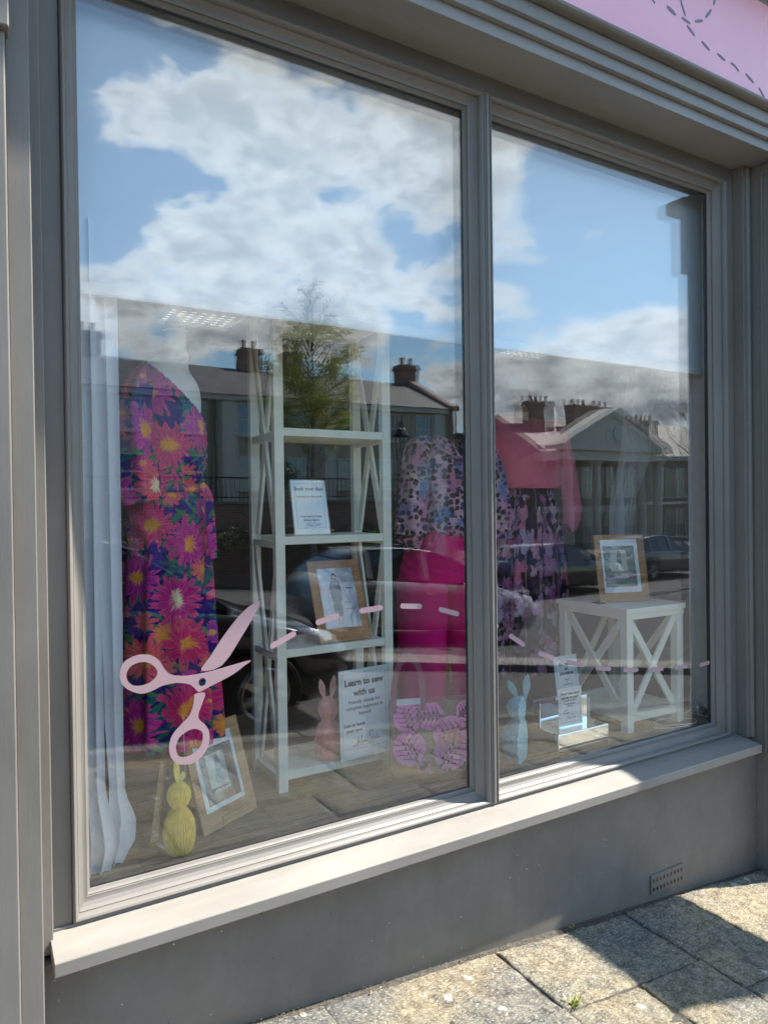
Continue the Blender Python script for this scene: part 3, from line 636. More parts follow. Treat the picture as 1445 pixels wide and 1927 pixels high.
for pn, DD in ((pane0, D0), (pane1, D1)):
    for a, b in DD:
        a = Vector(a); b = Vector(b); t_ = (b-a).normalized()*.0085 if (b-a).length > .02 else Vector((0, 0))
        MB().plate(capsule(a+t_, b-t_, .0185), yv0, yv1).build('dash_decal', M_decal, pn)
# interior shell
MB().box(-.6, 4.5, .1205, 1.42, .30, .4295).build('display_floor', M_plank, shop)
MB().box(-.6, 4.5, 1.4205, 5.0, .10, .14).build('shop_floor', M_dark, shop)
MB().box(.1905, 3.2005, .0302, .120, .30, .4292).build('window_board', M_plank, shop)
MB().box(-.75, -.6, .12, 5.2, .0, 3.2).build('side_wall', M_wallin, shop); MB().box(4.5, 4.65, .12, 5.2, .0, 3.2).build('side_wall', M_wallin, shop)
MB().box(3.165, 3.2, .0305, .185, .4296, 3.05).build('inner_jamb', simple('inner_jamb_paint', (.85, .80, .74), .6, .05), shop)
MB().box(-.6, 4.5, 5.0, 5.2, .0, 3.2).build('back_wall', M_dark, shop)
MB().box(-.75, 4.65, .031, 5.2, 3.2, 3.35).build('ceiling', M_wallin, shop)
MB().box(-.75, .1895, .031, .119, .33, 3.19).build('pier_back', M_wallin, shop); MB().box(3.2012, 4.65, .031, .119, .33, 3.19).build('pier_back', M_wallin, shop)
# blind
bl = thing('roller_blind', 'white roller blind pulled part way down behind the glass', 'blind')
MB().box(.285, 3.155, .095, .0965, 2.165, 3.02).build('blind_cloth', M_blind, bl)
recalc(MB().prism([(.088, 2.128), (.104, 2.128), (.106, 2.135), (.106, 2.160), (.102, 2.166), (.090, 2.166), (.086, 2.160), (.086, 2.135)], .285, 3.155).build('bottom_bar', M_white, bl))
MB().tube([(.28, .11, 3.05), (3.16, .11, 3.05)], .03, 12).build('roller', M_white, bl)
# joint filler, chips and litter
r = random.Random(21)
pts = [Vector((3.262-.004*sin(i*1.7), -.1075-.001*(i % 2), .320-i*.022)) for i in range(26)]
MB().tube(pts, [.0035+.0016*sin(i*2.3) for i in range(26)], 6).build('sealant_bead', M_riser, shop)
mb = MB()
for lx, ly, lz, s_ in ((.262, -.047, .3895, .007), (1.10, -.150, .0, .012), (1.14, -.142, .0, .009), (1.62, -.150, 0, .010), (2.30, -.145, 0, .011), (.86, -.150, 0, .012), (1.32, -.30, 0, .008)):
    z0 = lz if lz else gz(lx)+.003; a = r.uniform(0, 6); e = Matrix.Rotation(a, 3, 'Z')
    mb.add([Vector((lx, ly, z0))+e @ Vector(q)*s_ for q in ((-1, 0, 0), (-.2, -.35, .15), (1, 0, .1), (.1, .3, .25), (-.1, 0, .4))], [(0, 1, 4), (1, 2, 4), (2, 3, 4), (3, 0, 4)])
o = mb.build('dead_leaves', simple('dead_leaf', (.34, .22, .10), .8, .4, 60)); o['kind'] = 'stuff'
# the buildings either side, out of frame
for nm, x0, x1, lb, xs in (('unseen_neighbour_house', -14, -.752, 'unseen buff brick building adjoining the shopfront on its left, out of frame', (-11.5, -8, -4.6)), ('unseen_neighbour_house', 4.66, 16, 'unseen buff brick building adjoining the shopfront on its right, out of frame', (7.2, 10, 13))):
    nb_o = thing(nm, lb, 'house', (0, 0, 0))
    MB().box(x0, x1, -.05, 5, -1.6, 7.2).build('wall', M_brick2, nb_o)
    for xw in xs:
        for zc in (1.6, 5.0):
            f = MB().box(xw-.6, xw+.6, -.10, -.0505, zc-.85, zc-.78).box(xw-.6, xw+.6, -.10, -.0505, zc+.78, zc+.85).box(xw-.6, xw-.53, -.10, -.0505, zc-.779, zc+.779).box(xw+.53, xw+.6, -.10, -.0505, zc-.779, zc+.779).box(xw-.529, xw+.529, -.09, -.0505, zc-.02, zc+.02).build('window', M_fascia, nb_o)
            MB().box(xw-.529, xw+.529, -.06, -.051, zc-.779, zc+.779).build('pane', M_pane, f)
# hanging sign out of frame to the right; it throws the square shadow on the flagstones
hs = thing('unseen_hanging_sign', 'unseen plain grey sign board out of frame, throws the square shadow on the flagstones', 'sign', (0, 0, 0))
MB().box(4.70, 4.74, -1.22, -.40, 2.45, 3.32).build('unseen_sign_panel', M_fascia, hs)
MB().tube([(4.72, -1.24, 3.35), (4.72, -.05, 3.35)], .006, 8).build('unseen_bracket', M_black, hs)

# ------------------------------------------------------------------ across the street (seen in the glass)
def window(parent, xc, y, zc, w_, h_, bars=2):
    f = MB(); fr = .06
    f.box(xc-w_/2-fr, xc-w_/2, y, y+.07, zc-h_/2-fr, zc+h_/2+fr).box(xc+w_/2, xc+w_/2+fr, y, y+.07, zc-h_/2-fr, zc+h_/2+fr)
    f.box(xc-w_/2, xc+w_/2, y, y+.07, zc+h_/2, zc+h_/2+fr).box(xc-w_/2-.08, xc+w_/2+.08, y, y+.12, zc-h_/2-fr-.06, zc-h_/2-.001)
    f.box(xc-w_/2, xc+w_/2, y, y+.045, zc-.025, zc+.025)
    for i in range(1, bars): q = xc-w_/2+w_*i/bars; f.box(q-.012, q+.012, y, y+.035, zc-h_/2, zc+h_/2)
    fo = f.build('window', M_stonew, parent)
    MB().box(xc-w_/2, xc+w_/2, y-.02, y+.01, zc-h_/2, zc+h_/2).build('pane', M_pane, fo)
def chimney(parent, x, y, z0, z1, w_, d_, npots, mat=None):
    c = MB().box(x-w_/2, x+w_/2, y-d_/2, y+d_/2, z0, z1-.28).box(x-w_/2-.07, x+w_/2+.07, y-d_/2-.07, y+d_/2+.07, z1-.28, z1-.16).box(x-w_/2-.03, x+w_/2+.03, y-d_/2-.03, y+d_/2+.03, z1-.16, z1).build('chimney', mat or M_brick, parent)
    for i in range(npots):
        px = x+(i-(npots-1)/2)*w_/max(npots, 1)*.95
        MB().lathe([(.13, z1), (.11, z1+.1), (.10, z1+.34), (.13, z1+.36), (.13, z1+.42), (.09, z1+.43)], 10, (px, y)).build('chimney_pot', M_potm, c)
M_potm = simple('chimney_pot_clay', (.33, .22, .15), .85, .2)
bt = thing('terrace_house', 'long cream rendered terrace with a slate roof reflected in the left pane', 'terrace', (0, 0, 0))
MB().box(-14, 20.45, -33.8, -26, -1.2, 6.15).build('wall', M_render, bt)
recalc(MB().prism([(-25.75, 6.16), (-29.9, 8.02), (-34.0, 6.16)], -14, 20.45).build('roof', M_slate, bt))
recalc(MB().prism([(-25.7, 6.10), (-25.7, 6.30), (-29.9, 8.32), (-34.1, 6.30), (-34.1, -1.2), (-25.95, -1.2), (-25.95, 6.10)], 20.46, 20.85).build('gable_parapet', M_brick, bt))
MB().box(-14, 20.4, -25.99, -25.85, 5.92, 6.15).build('eaves_cornice', M_stonew, bt)
for x in (3.8, 9.45, 14.9-.9, 19.9): MB().box(x-.32, x+.32, -25.99, -25.93, -1.2, 5.9).build('pilaster', M_stonew, bt)
MB().tube([(8.8, -25.88, 5.95), (8.8, -25.88, -1)], .06, 8).build('drainpipe', M_black, bt)
for x in (.5, 2.8, 5.6, 8.0, 10.25, 12.45, 14.75, 16.85, 19.0):
    window(bt, x, -26, 5.15, .85, 1.15); window(bt, x, -26, 2.95, .85, 1.25)
for x, n in ((4.67, 2), (11.78, 2), (14.0, 2), (20.6, 2)): chimney(bt, x, -30, 7.0, 9.0, 1.0, .8, n)
# porticoed building
bp = thing('portico_house', 'stone house with a columned portico and pediment reflected in the right pane', 'house', (0, 0, 0))
MB().box(31.0, 50, -40, -30.4, -1.6, 4.75).build('wall', M_brick2, bp)
recalc(MB().prism([(-30.1, 4.76), (-34.8, 7.6), (-40.3, 4.76)], 30.9, 50.3).build('roof', M_slate, bp))
MB().box(39.55, 50.1, -30.39, -30.15, 4.45, 4.75).build('eaves_cornice', M_stonew, bp)
pd = MB().plate([(30.7, 4.9), (39.5, 4.9), (35.0, 7.15)], -30.0, -28.3).build('pediment', M_stonew, bp)
recalc(pd)
mb = MB().bar((30.3, -28.9, 4.95), (35.02, -28.9, 7.36), .26, 1.6).bar((39.9, -28.9, 4.95), (34.98, -28.9, 7.36), .26, 1.6); mb.box(30.3, 39.9, -28.9, -28.05, 4.72, 4.92)
recalc(mb.build('raking_cornice', M_stonew, pd))
mb = MB(); vs = []
cu_ = [(34.95+.42*cos(2*pi*i/20), 5.75+.42*sin(2*pi*i/20)) for i in range(20)]
MB().plate(cu_, -28.29, -28.2).build('round_window', M_pane, pd)
MB().box(30.6, 39.6, -30.3, -28.3, 4.15, 4.72).build('entablature', M_stonew, bp)
for x in (31.2, 33.55, 35.55, 37.6, 39.2):
    MB().lathe([(.36, -1.3), (.36, -1.1), (.30, -1.05), (.28, 0), (.25, 3.8), (.30, 3.9), (.36, 4.0), (.36, 4.15)], 16, (x, -28.7)).build('column', M_stonew, bp)
for x in (32.5, 34.6, 36.7, 38.5, 41.5, 43.8, 46, 48.2):
    window(bp, x, -30.4, 2.9, 1.0, 1.9, 3); window(bp, x, -30.4, .1, 1.0, 1.9, 3)
MB().box(30.6, 39.6, -30.39, -30.2, .95, 1.35).box(40, 50, -30.39, -30.3, 1.4, 1.6).build('string_course', M_stonew, bp)
for x, n, w_ in ((33.0, 4, 1.9), (36.7, 3, 1.6), (38.8, 3, 1.9), (43.4, 4, 2.2)): chimney(bp, x, -33.2, 6.4, 8.3 if x < 40 else 7.6, w_, .9, n)
bh = thing('brick_house', 'tall flat topped red brick house glimpsed in reflection between the two large buildings', 'house', (0, 0, 0))
MB().box(32.5, 47.5, -52, -45, -1.5, 7.2).build('wall', M_brick, bh); MB().box(32.3, 47.7, -52.2, -44.85, 7.201, 7.45).build('parapet_coping', M_slate, bh)
for x in (35, 37.5, 40, 42.5, 45): window(bh, x, -45, 2.4, .9, 1.3); window(bh, x, -45, 5.2, .9, 1.2)
# retaining wall with railings and a hedge before it
gw = thing('garden_wall', 'dark brick retaining wall with black railings reflected behind the parked cars', 'wall', (0, 0, 0))
MB().box(-8, 13.0, -17.35, -17.0, -1.3, 1.62).build('brick_wall', M_brick, gw); MB().box(-8, 13.05, -17.4, -16.95, 1.621, 1.69).build('coping', M_kerb, gw)
rl = MB().box(-8, 13, -17.2, -17.16, 2.33, 2.37).box(-8, 13, -17.2, -17.16, 1.80, 1.83)
for i in range(150): x = -7.95+i*.14; rl.box(x-.009, x+.009, -17.19, -17.17, 1.69, 2.33)
rl.build('railings', M_black, gw)
def leafcloud(mb, c, rad, n, size, seed, shape=None):
    r = random.Random(seed)
    for i in range(n):
        while True:
            p = Vector((r.uniform(-1, 1), r.uniform(-1, 1), r.uniform(-1, 1)))
            if p.length <= 1: break
        q = Vector((p.x*rad[0], p.y*rad[1], p.z*rad[2]))+Vector(c)
        s_ = size*r.uniform(.6, 1.3); e = Euler((r.uniform(0, 6.3), r.uniform(0, 6.3), r.uniform(0, 6.3))).to_matrix()
        mb.add([q+e @ Vector(v)*s_ for v in ((-1, 0, 0), (0, -.45, .1), (1, 0, 0), (0, .45, .1))], [(0, 1, 2, 3)])
mb = MB()
for i in range(34): leafcloud(mb, (-7.5+i*.6, -16.45, .62+.15*sin(i*1.7)), (.5, .42, .45), 170, .06, 100+i)
tag(mb.build('hedge', M_hedge), 'low dark green hedge in front of the railed wall', 'hedge')
mb = MB(); leafcloud(mb, (10.2, -22, 2.7), (.5, .5, .5), 900, .05, 77); tag(mb.build('round_shrub', M_hedge), 'clipped round shrub beyond the railings', 'shrub')
# trees
def branch(mb, p, d, L, r0, depth, r, tips, spread=.5, grav=.0):
    pts = [p]; n = 5; q = p.copy(); dd = d.copy()
    for i in range(n):
        dd = (dd+Vector((r.gauss(0, .09), r.gauss(0, .09), r.gauss(0, .05)+grav))).normalized(); q = q+dd*L/n; pts.append(q.copy())
    mb.tube(pts, [r0*(1-.55*i/n) for i in range(n+1)], 5 if depth > 1 else 4, caps=False)
    tips += [pts[-1], pts[3]]
    if depth > 0:
        for k in range(r.choice((3, 4, 4))):
            s_ = pts[r.randint(2, n)]; a = r.uniform(0, 2*pi); nd = (dd+Vector((cos(a), sin(a), r.uniform(-.1, .5)))*spread*1.3).normalized()
            branch(mb, s_, nd, L*r.uniform(.5, .72), r0*.45, depth-1, r, tips, spread, grav)
tr = thing('birch_tree', 'young leafy tree with a slim pale trunk reflected in the left pane', 'tree', (6.6, -12, 0))
r = random.Random(5); mb = MB(); tips = []
trunk = [Vector((0, 0, -.7)), Vector((.02, 0, .8)), Vector((-.03, .02, 2.0)), Vector((.02, 0, 3.2)), Vector((.0, .0, 4.4)), Vector((.03, 0, 5.4)), Vector((.0, 0, 6.2))]
mb.tube(trunk, [.075, .066, .058, .048, .035, .02, .008], 8)
for i in range(46):
    z = 2.25+(i/46)**.9*3.9; a = i*2.4; L = (1.05 if z < 4.6 else 1.05-(z-4.6)*.45)*r.uniform(.75, 1.1)
    branch(mb, Vector((.0, 0, z)), Vector((cos(a), sin(a), .75 if z < 4.5 else 1.3)).normalized(), L*.78, .016, 2 if z < 5 else 1, r, tips, .55)
mb.build('trunk', M_bark, tr)
lv = MB()
for p in tips:
    dens_ = 11 if p.z < 4.9 else (6 if p.z < 5.5 else 3)
    for k in range(dens_):
        q = p+Vector((r.gauss(0, .075), r.gauss(0, .075), r.gauss(0, .075))); s_ = r.uniform(.018, .036); e = Euler((r.uniform(0, 6.3), r.uniform(0, 6.3), 0)).to_matrix()
        lv.add([q+e @ Vector(v)*s_ for v in ((-1, 0, 0), (0, -.6, .1), (1, 0, 0), (0, .6, .1))], [(0, 1, 2, 3)])
lv.build('crown', M_leaf, tr)
br = thing('bare_tree', 'bare branching tree reflected at the right edge of the right pane', 'tree', (20.1, -12, 0))
r = random.Random(9); mb = MB(); tips = []
mb.tube([Vector((0, 0, -1.1)), Vector((.05, 0, 1)), Vector((-.05, 0, 2.2)), Vector((0, 0, 3.4))], [.11, .09, .07, .045], 8)
for i in range(11):
    a = i*2.4; branch(mb, Vector((0, 0, 1.4+i*.19)), Vector((cos(a), sin(a), .9)).normalized(), 1.35, .020, 3, r, tips, .5, .01)
mb.build('trunk', M_bark, br)
lv = MB()
for p in tips[::3]:
    q = p; s_ = .02; e = Euler((r.uniform(0, 6.3), r.uniform(0, 6.3), 0)).to_matrix(); lv.add([q+e @ Vector(v)*s_ for v in ((-1, 0, 0), (0, -.6, .1), (1, 0, 0), (0, .6, .1))], [(0, 1, 2, 3)])
lv.build('crown', M_leaf, br)
# lamp post
lp = thing('street_lamp', 'black street lantern on a post reflected beside the terrace end', 'street lamp', (8.9, -12, 0))
MB().lathe([(.12, -.85), (.12, -.6), (.07, -.5), (.06, .3), (.045, .4), (.04, 2.2), (.06, 2.24), (.035, 2.3), (.03, 2.55), (.05, 2.58)], 12).tube([(-.22, 0, 2.25), (.22, 0, 2.25)], .018, 6).build('post', M_black, lp)
l2 = MB()
for i in range(4):
    a = pi/4+i*pi/2; l2.bar((cos(a)*.09, sin(a)*.09, 2.58), (cos(a)*.16, sin(a)*.16, 3.12), .02, .02)
l2.lathe([(.19, 3.12), (.20, 3.15), (.12, 3.30), (.06, 3.36), (.07, 3.42), (.02, 3.55), (.01, 3.65)], 8); l2.build('lantern_frame', M_black, lp)
MB().lathe([(.08, 2.6), (.14, 3.11)], 4).build('lantern_glass', M_acrylic, lp)
# cars
def car(label, loc, rot, paint, L=4.3, Wd=1.76, H=1.46, group='cars parked across the street'):
    t_ = thing('parked_car', label, 'car', loc, (0, 0, rot), group)
    def interp(tab, x):
        for (a, va), (b, vb) in zip(tab, tab[1:]):
            if x <= b:
                k = (x-a)/(b-a) if b > a else 0; k = max(0, min(1, k)); return va+(vb-va)*(3*k*k-2*k**3)
        return tab[-1][1]
    hood = [(0, .62), (.12, .72), (.5, .84), (1.25, .98), (1.6, 1.0), (3.6, 1.02), (4.1, .98), (4.3, .80)]
    low = [(0, .36), (.2, .22), (.6, .20), (3.8, .22), (4.15, .30), (4.3, .45)]
    wid = [(0, .60), (.15, .76), (.5, .85), (1.2, .88), (3.4, .88), (4.0, .82), (4.3, .68)]
    N = 44; vs = []; fs = []; rows = 11
    for i in range(N+1):
        x = 4.3*i/N; h = interp(hood, x); l = interp(low, x); wv = interp(wid, x)
        for sx in (1,):
            sec = [(0, l), (wv*.86, l), (wv*.97, l+(h-l)*.18), (wv, l+(h-l)*.45), (wv*.985, l+(h-l)*.72), (wv*.95, l+(h-l)*.90), (wv*.86, h-.015), (wv*.6, h+.02), (0, h+.035)]
        full = sec+[(-a, b) for a, b in sec[-2:0:-1]]
        rows = len(full)
        for a, b in full:
            # wheel arches
            for wx in (.86, 3.42):
                dd = sqrt((x-wx)**2+(b-.32)**2)
                if dd < .37 and abs(a) > .55: a = a*.80
            vs.append(((4.3/2-x)*L/4.3, a*Wd/1.76, b*H/1.46))
    for i in range(N):
        for j in range(rows): fs.append((i*rows+j, i*rows+(j+1) % rows, (i+1)*rows+(j+1) % rows, (i+1)*rows+j))
    fs.append(tuple(range(rows))[::-1]); fs.append(tuple(N*rows+j for j in range(rows)))
    recalc(mesh_obj('body', vs, fs, paint, t_, smooth=True))
    gh = [(1.15, .99, .79, .0), (1.45, 1.16, .74, 0), (1.85, 1.38, .66, 0), (2.2, 1.445, .62, 0), (2.8, 1.46, .61, 0), (3.4, 1.42, .61, 0), (3.8, 1.25, .65, 0), (4.1, 1.0, .74, 0)]
    vs = []; fs = []
    for x, h, wv, _ in gh:
        for a, b in ((-.80 if x < 4.05 else -.72, .97), (-wv, h-.03), (-wv*.8, h), (wv*.8, h), (wv, h-.03), (.80 if x < 4.05 else .72, .97)): vs.append(((4.3/2-x)*L/4.3, a*Wd/1.76, b*H/1.46))
    for i in range(len(gh)-1):
        for j in range(5): fs.append((i*6+j, i*6+j+1, i*6+j+7, i*6+j+6))
    recalc(mesh_obj('windows', vs, fs, M_carglass, t_, smooth=False))
    vs = []; fs = []
    for x, h, wv, _ in gh[2:7]:
        for a in (-.9, -.4, .4, .9): vs.append(((4.3/2-x)*L/4.3, a*wv*Wd/1.76, (h+.012+(.01 if abs(a) < .5 else 0))*H/1.46))
    for i in range(4):
        for j in range(3): fs.append((i*4+j, i*4+j+1, i*4+j+5, i*4+j+4))
    o = mesh_obj('roof_panel', vs, fs, paint, t_, smooth=True); so = o.modifiers.new('s', 'SOLIDIFY'); so.thickness = .02
    mb = MB()
    for sgn in (-1, 1):
        for x, t0 in ((2.45, 1.44), (3.45, 1.40)): mb.bar(((2.15-x)*L/4.3, sgn*.80*Wd/1.76, 1.0), ((2.15-x-.02)*L/4.3, sgn*.63*Wd/1.76, t0), .09, .03)
    mb.build('pillar', paint, t_)
    for wx in (.86, 3.42):
        for sgn in (-1, 1):
            c = Vector(((2.15-wx)*L/4.3, sgn*.78*Wd/1.76, .315)); Mx = Matrix.Translation(c) @ Matrix.Rotation(pi/2, 4, 'X')
            mm = MB().lathe([(.20, -.1), (.30, -.1), (.315, -.08), (.315, .08), (.30, .1), (.20, .1)], 28); mm.v = [tuple(Mx @ Vector(v)) for v in mm.v]
            tyre = mm.build('wheel', M_tyre, t_)
            mm = MB().lathe([(.02, .085), (.205, .10), (.21, .085), (.19, .02), (.02, .01)], 24)
            if sgn > 0: mm = MB().lathe([(.02, -.085), (.205, -.10), (.21, -.085), (.19, -.02), (.02, -.01)], 24)
            mm = MB(); zf = -.098 if sgn > 0 else .098
            for k in range(7):
                a = 2*pi*k/7; mm.bar((cos(a)*.03, sin(a)*.03, zf*.9), (cos(a)*.2, sin(a)*.2, zf), .05, .02, Vector((0, 0, 1)))
            mm.tube([(cos(2*pi*k/24)*.2, sin(2*pi*k/24)*.2, zf) for k in range(25)], .012, 6, caps=False)
            mm.v = [tuple(Mx @ Vector(v)) for v in mm.v]; mm.build('rim', M_alloy, tyre)
    for sgn in (-1, 1):
        mm = MB(); k0 = []
        for i, (x, a, z0, z1) in enumerate(((.10, .50, .60, .68), (.16, .62, .60, .73), (.32, .74, .61, .79), (.60, .80, .68, .83))):
            mm.v += [((2.15-x+.02)*L/4.3, sgn*(a+.04), z0), ((2.15-x+.0)*L/4.3, sgn*(a+.02), z1+.01)]
            if i: mm.f.append((2*i-2, 2*i, 2*i+1, 2*i-1))
        o = mm.build('headlight', M_lamp, t_, smooth=True); so = o.modifiers.new('s', 'SOLIDIFY'); so.thickness = .02
        MB().box((-2.08)*L/4.3, (-1.95)*L/4.3, sgn*.72-.06, sgn*.72+.06, .74, .88).build('tail_light', simple_red, t_)
        MB().box(.45, .62, sgn*.98-.09, sgn*.98+.09, .95, 1.07).build('wing_mirror', paint, t_, bevel=.02)
        MB().box(-.35, -.17, sgn*.885-.012, sgn*.885+.012, .80, .825).box(-1.25, -1.07, sgn*.87-.012, sgn*.87+.012, .82, .845).build('door_handle', M_chrome, t_)
    MB().box(2.03*L/4.3, 2.14*L/4.3, -.42, .42, .36, .50).build('grille', M_black, t_)
    return t_
simple_red = simple('red_lens', (.3, .01, .01), .2)
slope = -math.atan(.0925)
def putcar(o, x, yaw=0):
    o.location.z = gz(x)-.145; o.rotation_euler = (0, -slope if abs(yaw) < 1 and x < 9 else (slope if x < 9 else 0), yaw); return o
putcar(car('glossy black car parked nearest the shop, filling the lower left of the reflection', (.72, -4.02, 0), 0, M_carblack), .72)
putcar(car('dark grey car with a bright bonnet reflected across the patterned skirt', (6.5, -7.9, 0), 0, M_carmid), 6.5, .05)
putcar(car('black car with alloy wheels reflected behind the fuchsia trousers', (10.9, -15.6, 0), 0, M_carblack), 10.9)
putcar(car('black car reflected between the skirt and the framed print', (15.2, -13.4, 0), 0, M_carblack), 15.2)
putcar(car('grey car far off reflected beside the hanging cable', (21.2, -14.6, 0), 0, M_cargrey), 21.2)

# ------------------------------------------------------------------ display inside the window
def loft(name, rings, mat, parent=None, n=96, sub=6, cut=None, closed=False, ucirc=None, seed=0, cre=.0, see=None):
    # rings: (cx, cy, z, rx, ry, fold amplitude, fold count, phase)
    R = []
    for i in range(len(rings)-1):
        p0, p1, p2, p3 = rings[max(i-1, 0)], rings[i], rings[i+1], rings[min(i+2, len(rings)-1)]
        for k in range(sub):
            t = k/sub; R.append([.5*((2*b)+(c-a)*t+(2*a-5*b+4*c-d)*t*t+(3*b-a-3*c+d)*t**3) for a, b, c, d in zip(p0, p1, p2, p3)])
    R.append(list(rings[-1]))
    uc = ucirc or 2*pi*sum(q[3] for q in R)/len(R); vs = []; uvs = []; fs = []; path = 0
    for i, (cx, cy, z, rx, ry, am, nf, ph) in enumerate(R):
        if i: path += (Vector(R[i][:3])-Vector(R[i-1][:3])).length
        for j in range(n+1):
            th = 2*pi*j/n
            f = 1+am*(sin(nf*th+ph)+.45*sin(nf*1.7*th+ph*2+seed)*.7+.3*noise.noise(Vector((cos(th)*3, sin(th)*3, z*4+seed))))
            f += cre*noise.fractal(Vector((cos(th)*2.2, sin(th)*2.2, z*7+seed)), 1, 2, 3)
            vs.append((cx+rx*f*cos(th), cy+ry*f*sin(th), z)); uvs.append((th/(2*pi)*uc, -path))
    for i in range(len(R)-1):
        for j in range(n):
            q = (i*(n+1)+j, i*(n+1)+j+1, (i+1)*(n+1)+j+1, (i+1)*(n+1)+j)
            if cut:
                c = sum((Vector(vs[k]) for k in q), Vector())/4
                if cut(c): continue
            fs.append(q)
    if closed: fs.append(tuple(range(n))); fs.append(tuple((len(R)-1)*(n+1)+j for j in range(n))[::-1])
    return mesh_obj(name, vs, fs, mat, parent, smooth=True, uvs=uvs)
def limb(name, path, rad, mat, parent, n=40, am=.05, nf=5, seed=0, flat=1.0):
    # soft tube along a path with folds; rad list; uv in metres
    pts = []; rs = []
    for i in range(len(path)-1):
        p0, p1, p2, p3 = [Vector(path[max(0, min(len(path)-1, i+k))]) for k in (-1, 0, 1, 2)]
        for k in range(7):
            t = k/7; pts.append(.5*((2*p1)+(p2-p0)*t+(2*p0-5*p1+4*p2-p3)*t*t+(3*p1-p0-3*p2+p3)*t**3)); rs.append(rad[i]+(rad[i+1]-rad[i])*(3*t*t-2*t**3))
    pts.append(Vector(path[-1])); rs.append(rad[-1]); vs = []; uvs = []; fs = []; L = 0
    for i, p in enumerate(pts):
        t = (pts[min(i+1, len(pts)-1)]-pts[max(0, i-1)]).normalized(); a = t.cross(Vector((0, 1, 0))).normalized(); b = t.cross(a)
        if i: L += (p-pts[i-1]).length
        for j in range(n+1):
            th = 2*pi*j/n; f = 1+am*sin(nf*th+seed+L*9)+am*.8*noise.noise(Vector((cos(th)*2, sin(th)*2, L*9+seed)))
            vs.append(p+(a*cos(th)+b*sin(th)*flat)*rs[i]*f); uvs.append((th*rad[len(rad)//2], L))
    for i in range(len(pts)-1):
        for j in range(n): fs.append((i*(n+1)+j, i*(n+1)+j+1, (i+1)*(n+1)+j+1, (i+1)*(n+1)+j))
    return mesh_obj(name, vs, fs, mat, parent, smooth=True, uvs=uvs)

# dress forms (neck, torso, pole, tripod)
def dress_form(label, x, y, top, s, lean=0.0, legs=True, legpts=None, neck=.0):
    t = thing('dress_form', label, 'dress form', (x, y, 0), (0, 0, 0), 'dress forms wearing the display outfits')
    z = lambda a: top-(1-a)*.62*s
    k = s
    loft('torso', [(-.01*k, 0, z(0)-.06, .10*k, .08*k, 0, 1, 0), (0, 0, z(0), .125*k, .098*k, 0, 1, 0), (0, 0, z(.28), .095*k, .075*k, 0, 1, 0), (.005*k, 0, z(.52), .122*k, .105*k, 0, 1, 0), (0, 0, z(.68), .125*k, .085*k, 0, 1, 0), (-.0, 0, z(.765), .095*k, .062*k, 0, 1, 0), (.0+neck*.5, 0, z(.81), .072*k, .055*k, 0, 1, 0), (.004+neck, 0, z(.86), .050*k, .045*k, 0, 1, 0), (.010+neck, 0, z(.90), .038*k, .038*k, 0, 1, 0), (.012+neck, 0, z(.985), .034*k, .034*k, 0, 1, 0), (.012+neck, 0, z(1), .040*k, .04*k, 0, 1, 0)], M_form, t, n=48, closed=True)
    MB().lathe([(.03, z(1)), (.036, z(1)+.012), (.02, z(1)+.03), (.022, z(1)+.04), (.006, z(1)+.05)], 16, (.012+neck, 0)).build('neck_cap', M_woodleg, t)
    MB().tube([(0, 0, .62), (0, 0, z(0)-.04)], .014, 10).build('pole', M_woodleg, t)
    for (ax, ay) in (legpts or [(-.13, -.10), (.15, -.08), (0, .17)]):
        MB().bar((ax*.12, ay*.12, .70), (ax, ay, .4305), .034, .014, Vector((ay, -ax, 0))).build('leg', M_woodleg, t)
    return t
dress_form('cream dress form in the floral dress, its bare neck and chest showing', .600, .37, 2.12, 1.0, legpts=[(-.088, -.16), (.12, -.08), (.06, .17)], neck=.035)
dress_form('dress form hidden under the leopard print blouse and fuchsia trousers', 2.10, .77, 1.77, .95, legpts=[(-.10, .12), (.10, .12), (0, .2)])
dress_form('dress form under the coral sweater, a pale neck cap above its collar', 2.60, .80, 1.995, .98, legpts=[(-.10, .12), (.10, .12), (0, .2)])

# floral wrap dress
dr = thing('floral_dress', 'long floral wrap dress of pink, orange and purple flowers on navy', 'dress', (0, 0, 0))
def neckcut(c):
    # wrap neckline: open towards the right of the chest
    s_ = (c.x-.545)*.69+(c.z-1.985)*.725
    return (s_ > 0.0 and c.y < .40 and c.z > 1.75) or c.z > 1.992
loft('bodice', [(.600, .37, 1.60, .124, .100, .012, 9, 0), (.602, .37, 1.65, .136, .118, .04, 12, 0), (.607, .37, 1.74, .141, .124, .014, 7, .5), (.604, .37, 1.84, .132, .112, .01, 5, 0), (.598, .37, 1.90, .118, .100, .006, 4, 0), (.592, .37, 1.95, .098, .085, .004, 4, 0), (.585, .37, 1.985, .07, .07, 0, 3, 0), (.580, .37, 2.01, .055, .055, 0, 3, 0)], M_floral, dr, n=160, sub=8, cut=neckcut, ucirc=.86)
loft('waistband', [(.600, .37, 1.556, .134, .110, .006, 11, 0), (.600, .37, 1.572, .140, .117, .015, 17, 1), (.600, .37, 1.588, .134, .111, .01, 13, 1), (.600, .37, 1.602, .140, .117, .015, 19, 1), (.600, .37, 1.615, .134, .110, .006, 11, 2)], M_floral, dr, ucirc=.85)
